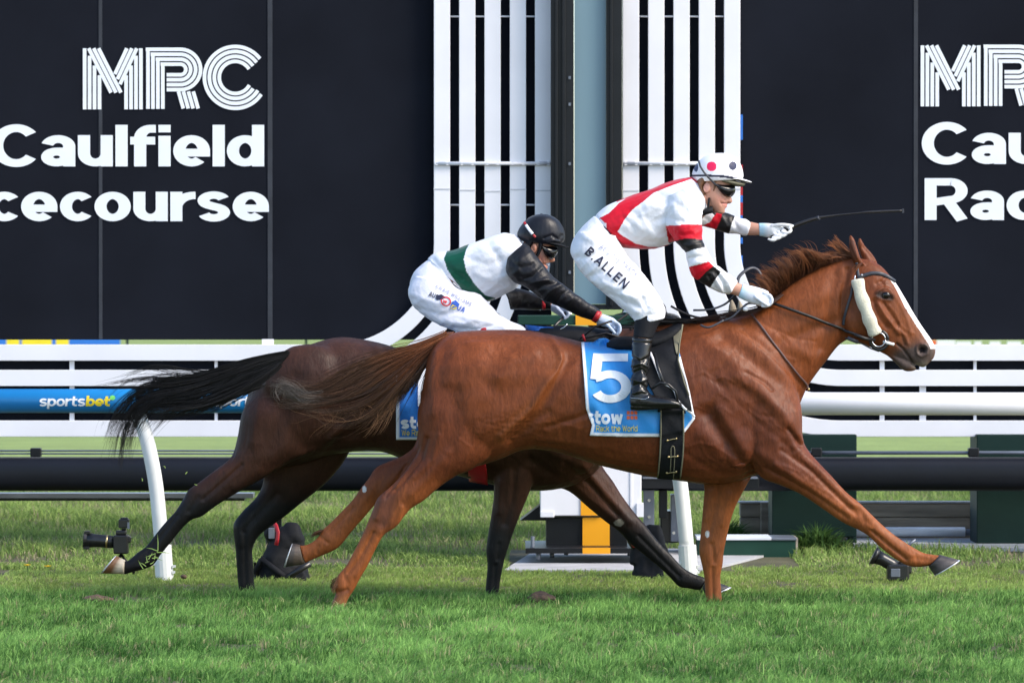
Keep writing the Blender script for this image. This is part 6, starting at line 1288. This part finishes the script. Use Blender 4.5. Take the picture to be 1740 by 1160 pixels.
def turf(ntuft, per, y0, y1, halfw):
    y = rng.uniform(y0, y1, ntuft); x = rng.uniform(-1, 1, ntuft)*halfw
    big = field(x, y, 3.0, 1); mid = field(x, y, 9, 2); small = field(x, y, 26, 3)
    keep = rng.uniform(0, 1, ntuft) < np.clip(.72+.5*mid+.35*small, .08, 1)
    for dx, dy, r in ((-1.95, .45, .26), (.14, .1, .15), (-2.1, -.35, .12), (1.9, -1.2, .14), (.9, -2.4, .16), (-1.2, -3.0, .14), (-.5, -1.0, .12), (1.2, -.6, .1), (-1.6, -1.6, .13)):
        keep &= ~((np.hypot(x-dx, (y-dy)*.55) < r) & (rng.uniform(0, 1, ntuft) < .8))
    keep &= ~((x > -.08) & (x < 1.3) & (y > 3.08))
    x, y, big, mid, small = (q[keep] for q in (x, y, big, mid, small)); k = len(x)
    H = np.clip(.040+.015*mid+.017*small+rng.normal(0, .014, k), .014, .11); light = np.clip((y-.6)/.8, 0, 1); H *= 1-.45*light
    t = np.clip(.46+.36*big+.30*mid+rng.normal(0, .26, k), 0, 1); dry = rng.uniform(0, 1, k) < .03+.05*light
    wx, wy = rng.normal(0, .5, k)+.35, rng.normal(0, .4, k)
    rep = lambda q: np.repeat(q, per); n = k*per
    ang = rng.uniform(0, 2*math.pi, n); rad = rng.uniform(0, .03, n)**1
    X = rep(x)+np.cos(ang)*rad; Y = rep(y)+np.sin(ang)*rad; h = rep(H)*rng.uniform(.45, 1.2, n)
    c = lerp3((.038, .120, .022), (.31, .545, .14), np.clip(rep(t)+rng.normal(0, .13, n), 0, 1))
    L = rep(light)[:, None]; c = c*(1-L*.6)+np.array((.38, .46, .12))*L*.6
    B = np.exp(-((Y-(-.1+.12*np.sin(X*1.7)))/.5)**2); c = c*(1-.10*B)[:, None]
    d = rep(dry) | (rng.uniform(0, 1, n) < .03); c[d] = np.array((.42, .40, .20))*rng.uniform(.6, 1.1, (d.sum(), 1))
    return X, Y, h, c, np.cos(ang)*.6+rep(wx), np.sin(ang)*.6+rep(wy)
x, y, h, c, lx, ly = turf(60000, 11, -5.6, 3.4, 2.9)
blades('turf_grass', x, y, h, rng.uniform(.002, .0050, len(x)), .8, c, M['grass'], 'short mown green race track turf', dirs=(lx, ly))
# coarser, longer grass behind the rail
n = 260000; y = 3.3+rng.uniform(0, 1, n)**1.2*13; x = rng.uniform(-4.6, 4.6, n)
big = field(x, y, 1.6, 11); mid = field(x, y, 6, 12); sm = field(x, y, 20, 13)
keep = (rng.uniform(0, 1, n) < np.clip(.68+.8*mid+.3*big, .03, 1))
keep &= ~((x > -.02) & (x < 1.7) & (y < 5.55) & (y > 3.05)); keep &= ~((x > 2.0) & (y > 5.3) & (y < 6.2)); keep &= ~((x > 1.3) & (y > 4.65) & (y < 5.1) & (x < 1.8))
x, y, big, mid, sm = (q[keep] for q in (x, y, big, mid, sm)); n = len(x)
near = np.clip((5.2-y)/1.2, 0, 1)
h = .07+.035*mid+.03*sm+rng.normal(0, .015, n); h = np.clip(h, .02, .2)*(1-.6*near)
t = np.clip(.45+.3*big+.3*sm+rng.normal(0, .25, n), 0, 1)
c = lerp3((.09, .17, .04), (.38, .50, .14), t); dry = rng.uniform(0, 1, n) < np.clip(.16-.5*mid, .04, .6); c[dry] = np.array((.42, .36, .23))*rng.uniform(.5, 1.1, (dry.sum(), 1))
blades('rough_grass', x, y, h, rng.uniform(.003, .008, n), .9, c, M['grass'], 'rough unmown grass behind the running rail')
# weeds by the green box
def weed(px, py, Y, w, hh, n, label):
    b = at(px, py, Y); x = rng.normal(b.x, w, n); y_ = rng.normal(b.y, w*.6, n)
    hgt = np.clip(hh*(1-np.abs(x-b.x)/w*.3)*rng.uniform(.4, 1.1, n), .03, 1)
    o = blades('weed_clump', x, y_, hgt, rng.uniform(.008, .022, n), 1.0, lerp3((.03, .07, .02), (.09, .17, .04), rng.uniform(0, 1, n)), M['grass'], label, kind='thing')
    o['category'] = 'weeds'
weed(1388, 938, 5.1, .09, .22, 700, 'bushy green weed clump right of the dark green box')
weed(1235, 900, 5.9, .075, .22, 520, 'dark weeds behind the dark green box and the chestnut foreleg')
M['stem'] = pmat('flower_stem', (.06, .12, .02), .6)
def flower(px, py, Y, label):
    t = thing('dandelion', label, 'flower', at(px, py+8, Y), 'dandelions in the turf')
    p = at(px, py, Y); mb = MB()
    for k in range(14):
        a = k*math.pi*2/14; mb.add([p, p+Vector((math.cos(a-.2)*.017, math.sin(a-.2)*.017, .004)), p+Vector((math.cos(a)*.021, math.sin(a)*.021, .009)), p+Vector((math.cos(a+.2)*.017, math.sin(a+.2)*.017, .004))], [(0, 1, 2, 3)])
    blob(mb, px, py-1.5, Y, 3, 1.6, .010); mb.build('petals', M['dandelion'], t)
    MB().tube([p, (p.x+.004, p.y, 0)], .0025, 6).build('stem', M['stem'], t)
M['dandelion'] = pmat('dandelion_yellow', (.85, .55, .01), .6, var=.1)
flower(46, 961, 2.7, 'yellow dandelion at the far left, the left one of two'); flower(81, 963, 2.55, 'yellow dandelion at the far left, the right one of two')
def clod(px, py, Y, rx, rz, seed, label):
    mb = MB(); blob(mb, px, py, Y, rx, rz, rx*m_(Y)*.8); blob(mb, px+rx*.5, py+2, Y+.02, rx*.6, rz*.7, rx*m_(Y)*.5)
    me = remesh(mb, 'clod', .008, 1); displace(me, lambda c, n: .010*vnoise(c, 70, seed)+.006*vnoise(c, 160, seed+1))
    tag(finish('turf_clod', me, M['clod'], None), label, 'divot', 'kicked up divots of soil')
M['clod'] = pmat('bare_soil', (.12, .075, .05), .95, var=.4, vs=30, bump=.006, bs=90)
clod(918, 1016, .3, 24, 11, 3, 'brown divot of soil between the four front legs')
clod(165, 1018, .35, 26, 8, 5, 'brown divot of soil at the left below the lifted hind hoof')
clod(312, 980, 2.0, 6, 3, 7, 'small dark clod of soil right of the curved white post')
# loose clippings in the air and on the trailing hoof
def clippings(name, label, P, seed, parent=None):
    r = np.random.default_rng(seed); mb = MB()
    for (px, py, Y, L, ang) in P:
        a = at(px, py, Y); d = Vector((math.cos(R(ang)), .1, math.sin(R(ang))))*L*m_(Y); n = Vector((-math.sin(R(ang)), 0, math.cos(R(ang))))*.0022
        mid = a+d*.5+n*r.uniform(-2, 2); mb.add([a-n, a+n, mid+n, mid-n, a+d], [(0, 1, 2, 3), (3, 2, 4)])
    me = mb.mesh(name); o = finish(name, me, M['clip'], parent, False)
    if parent is None: tag(o, label, 'grass clippings')
M['clip'] = pmat('fresh_clipping', (.30, .42, .10), .6, var=.2)
P = [(268, 936, .5, 22, 165), (268, 936, .5, 30, 92), (266, 938, .5, 26, -5), (264, 940, .5, 20, 200), (262, 944, .5, 18, -30), (252, 950, .5, 14, 60), (250, 955, .5, 12, 100), (248, 962, .5, 14, 150), (243, 966, .5, 18, 120), (255, 958, .5, 10, 40), (258, 948, .5, 12, 10), (262, 950, .5, 10, 80), (246, 956, .5, 9, 20), (150, 925, .5, 60, -28)]
clippings('grass_clippings', 'green grass blades caught on the dark trailing fetlock', P[:13], 3)
r_ = np.random.default_rng(9)
for i, (px, py) in enumerate(((335, 824), (315, 805), (242, 817), (281, 795))):
    clippings('grass_clipping', ['tiny bit of grass flying in front of the beam, on the dark hock', 'tiny bit of grass flying in front of the beam, between post and hock', 'tiny bit of grass flying in front of the beam, just left of the curved post', 'tiny bit of grass flying in front of the beam, just right of the curved post'][i], [(px, py, .4, 6, r_.uniform(0, 180))], i)
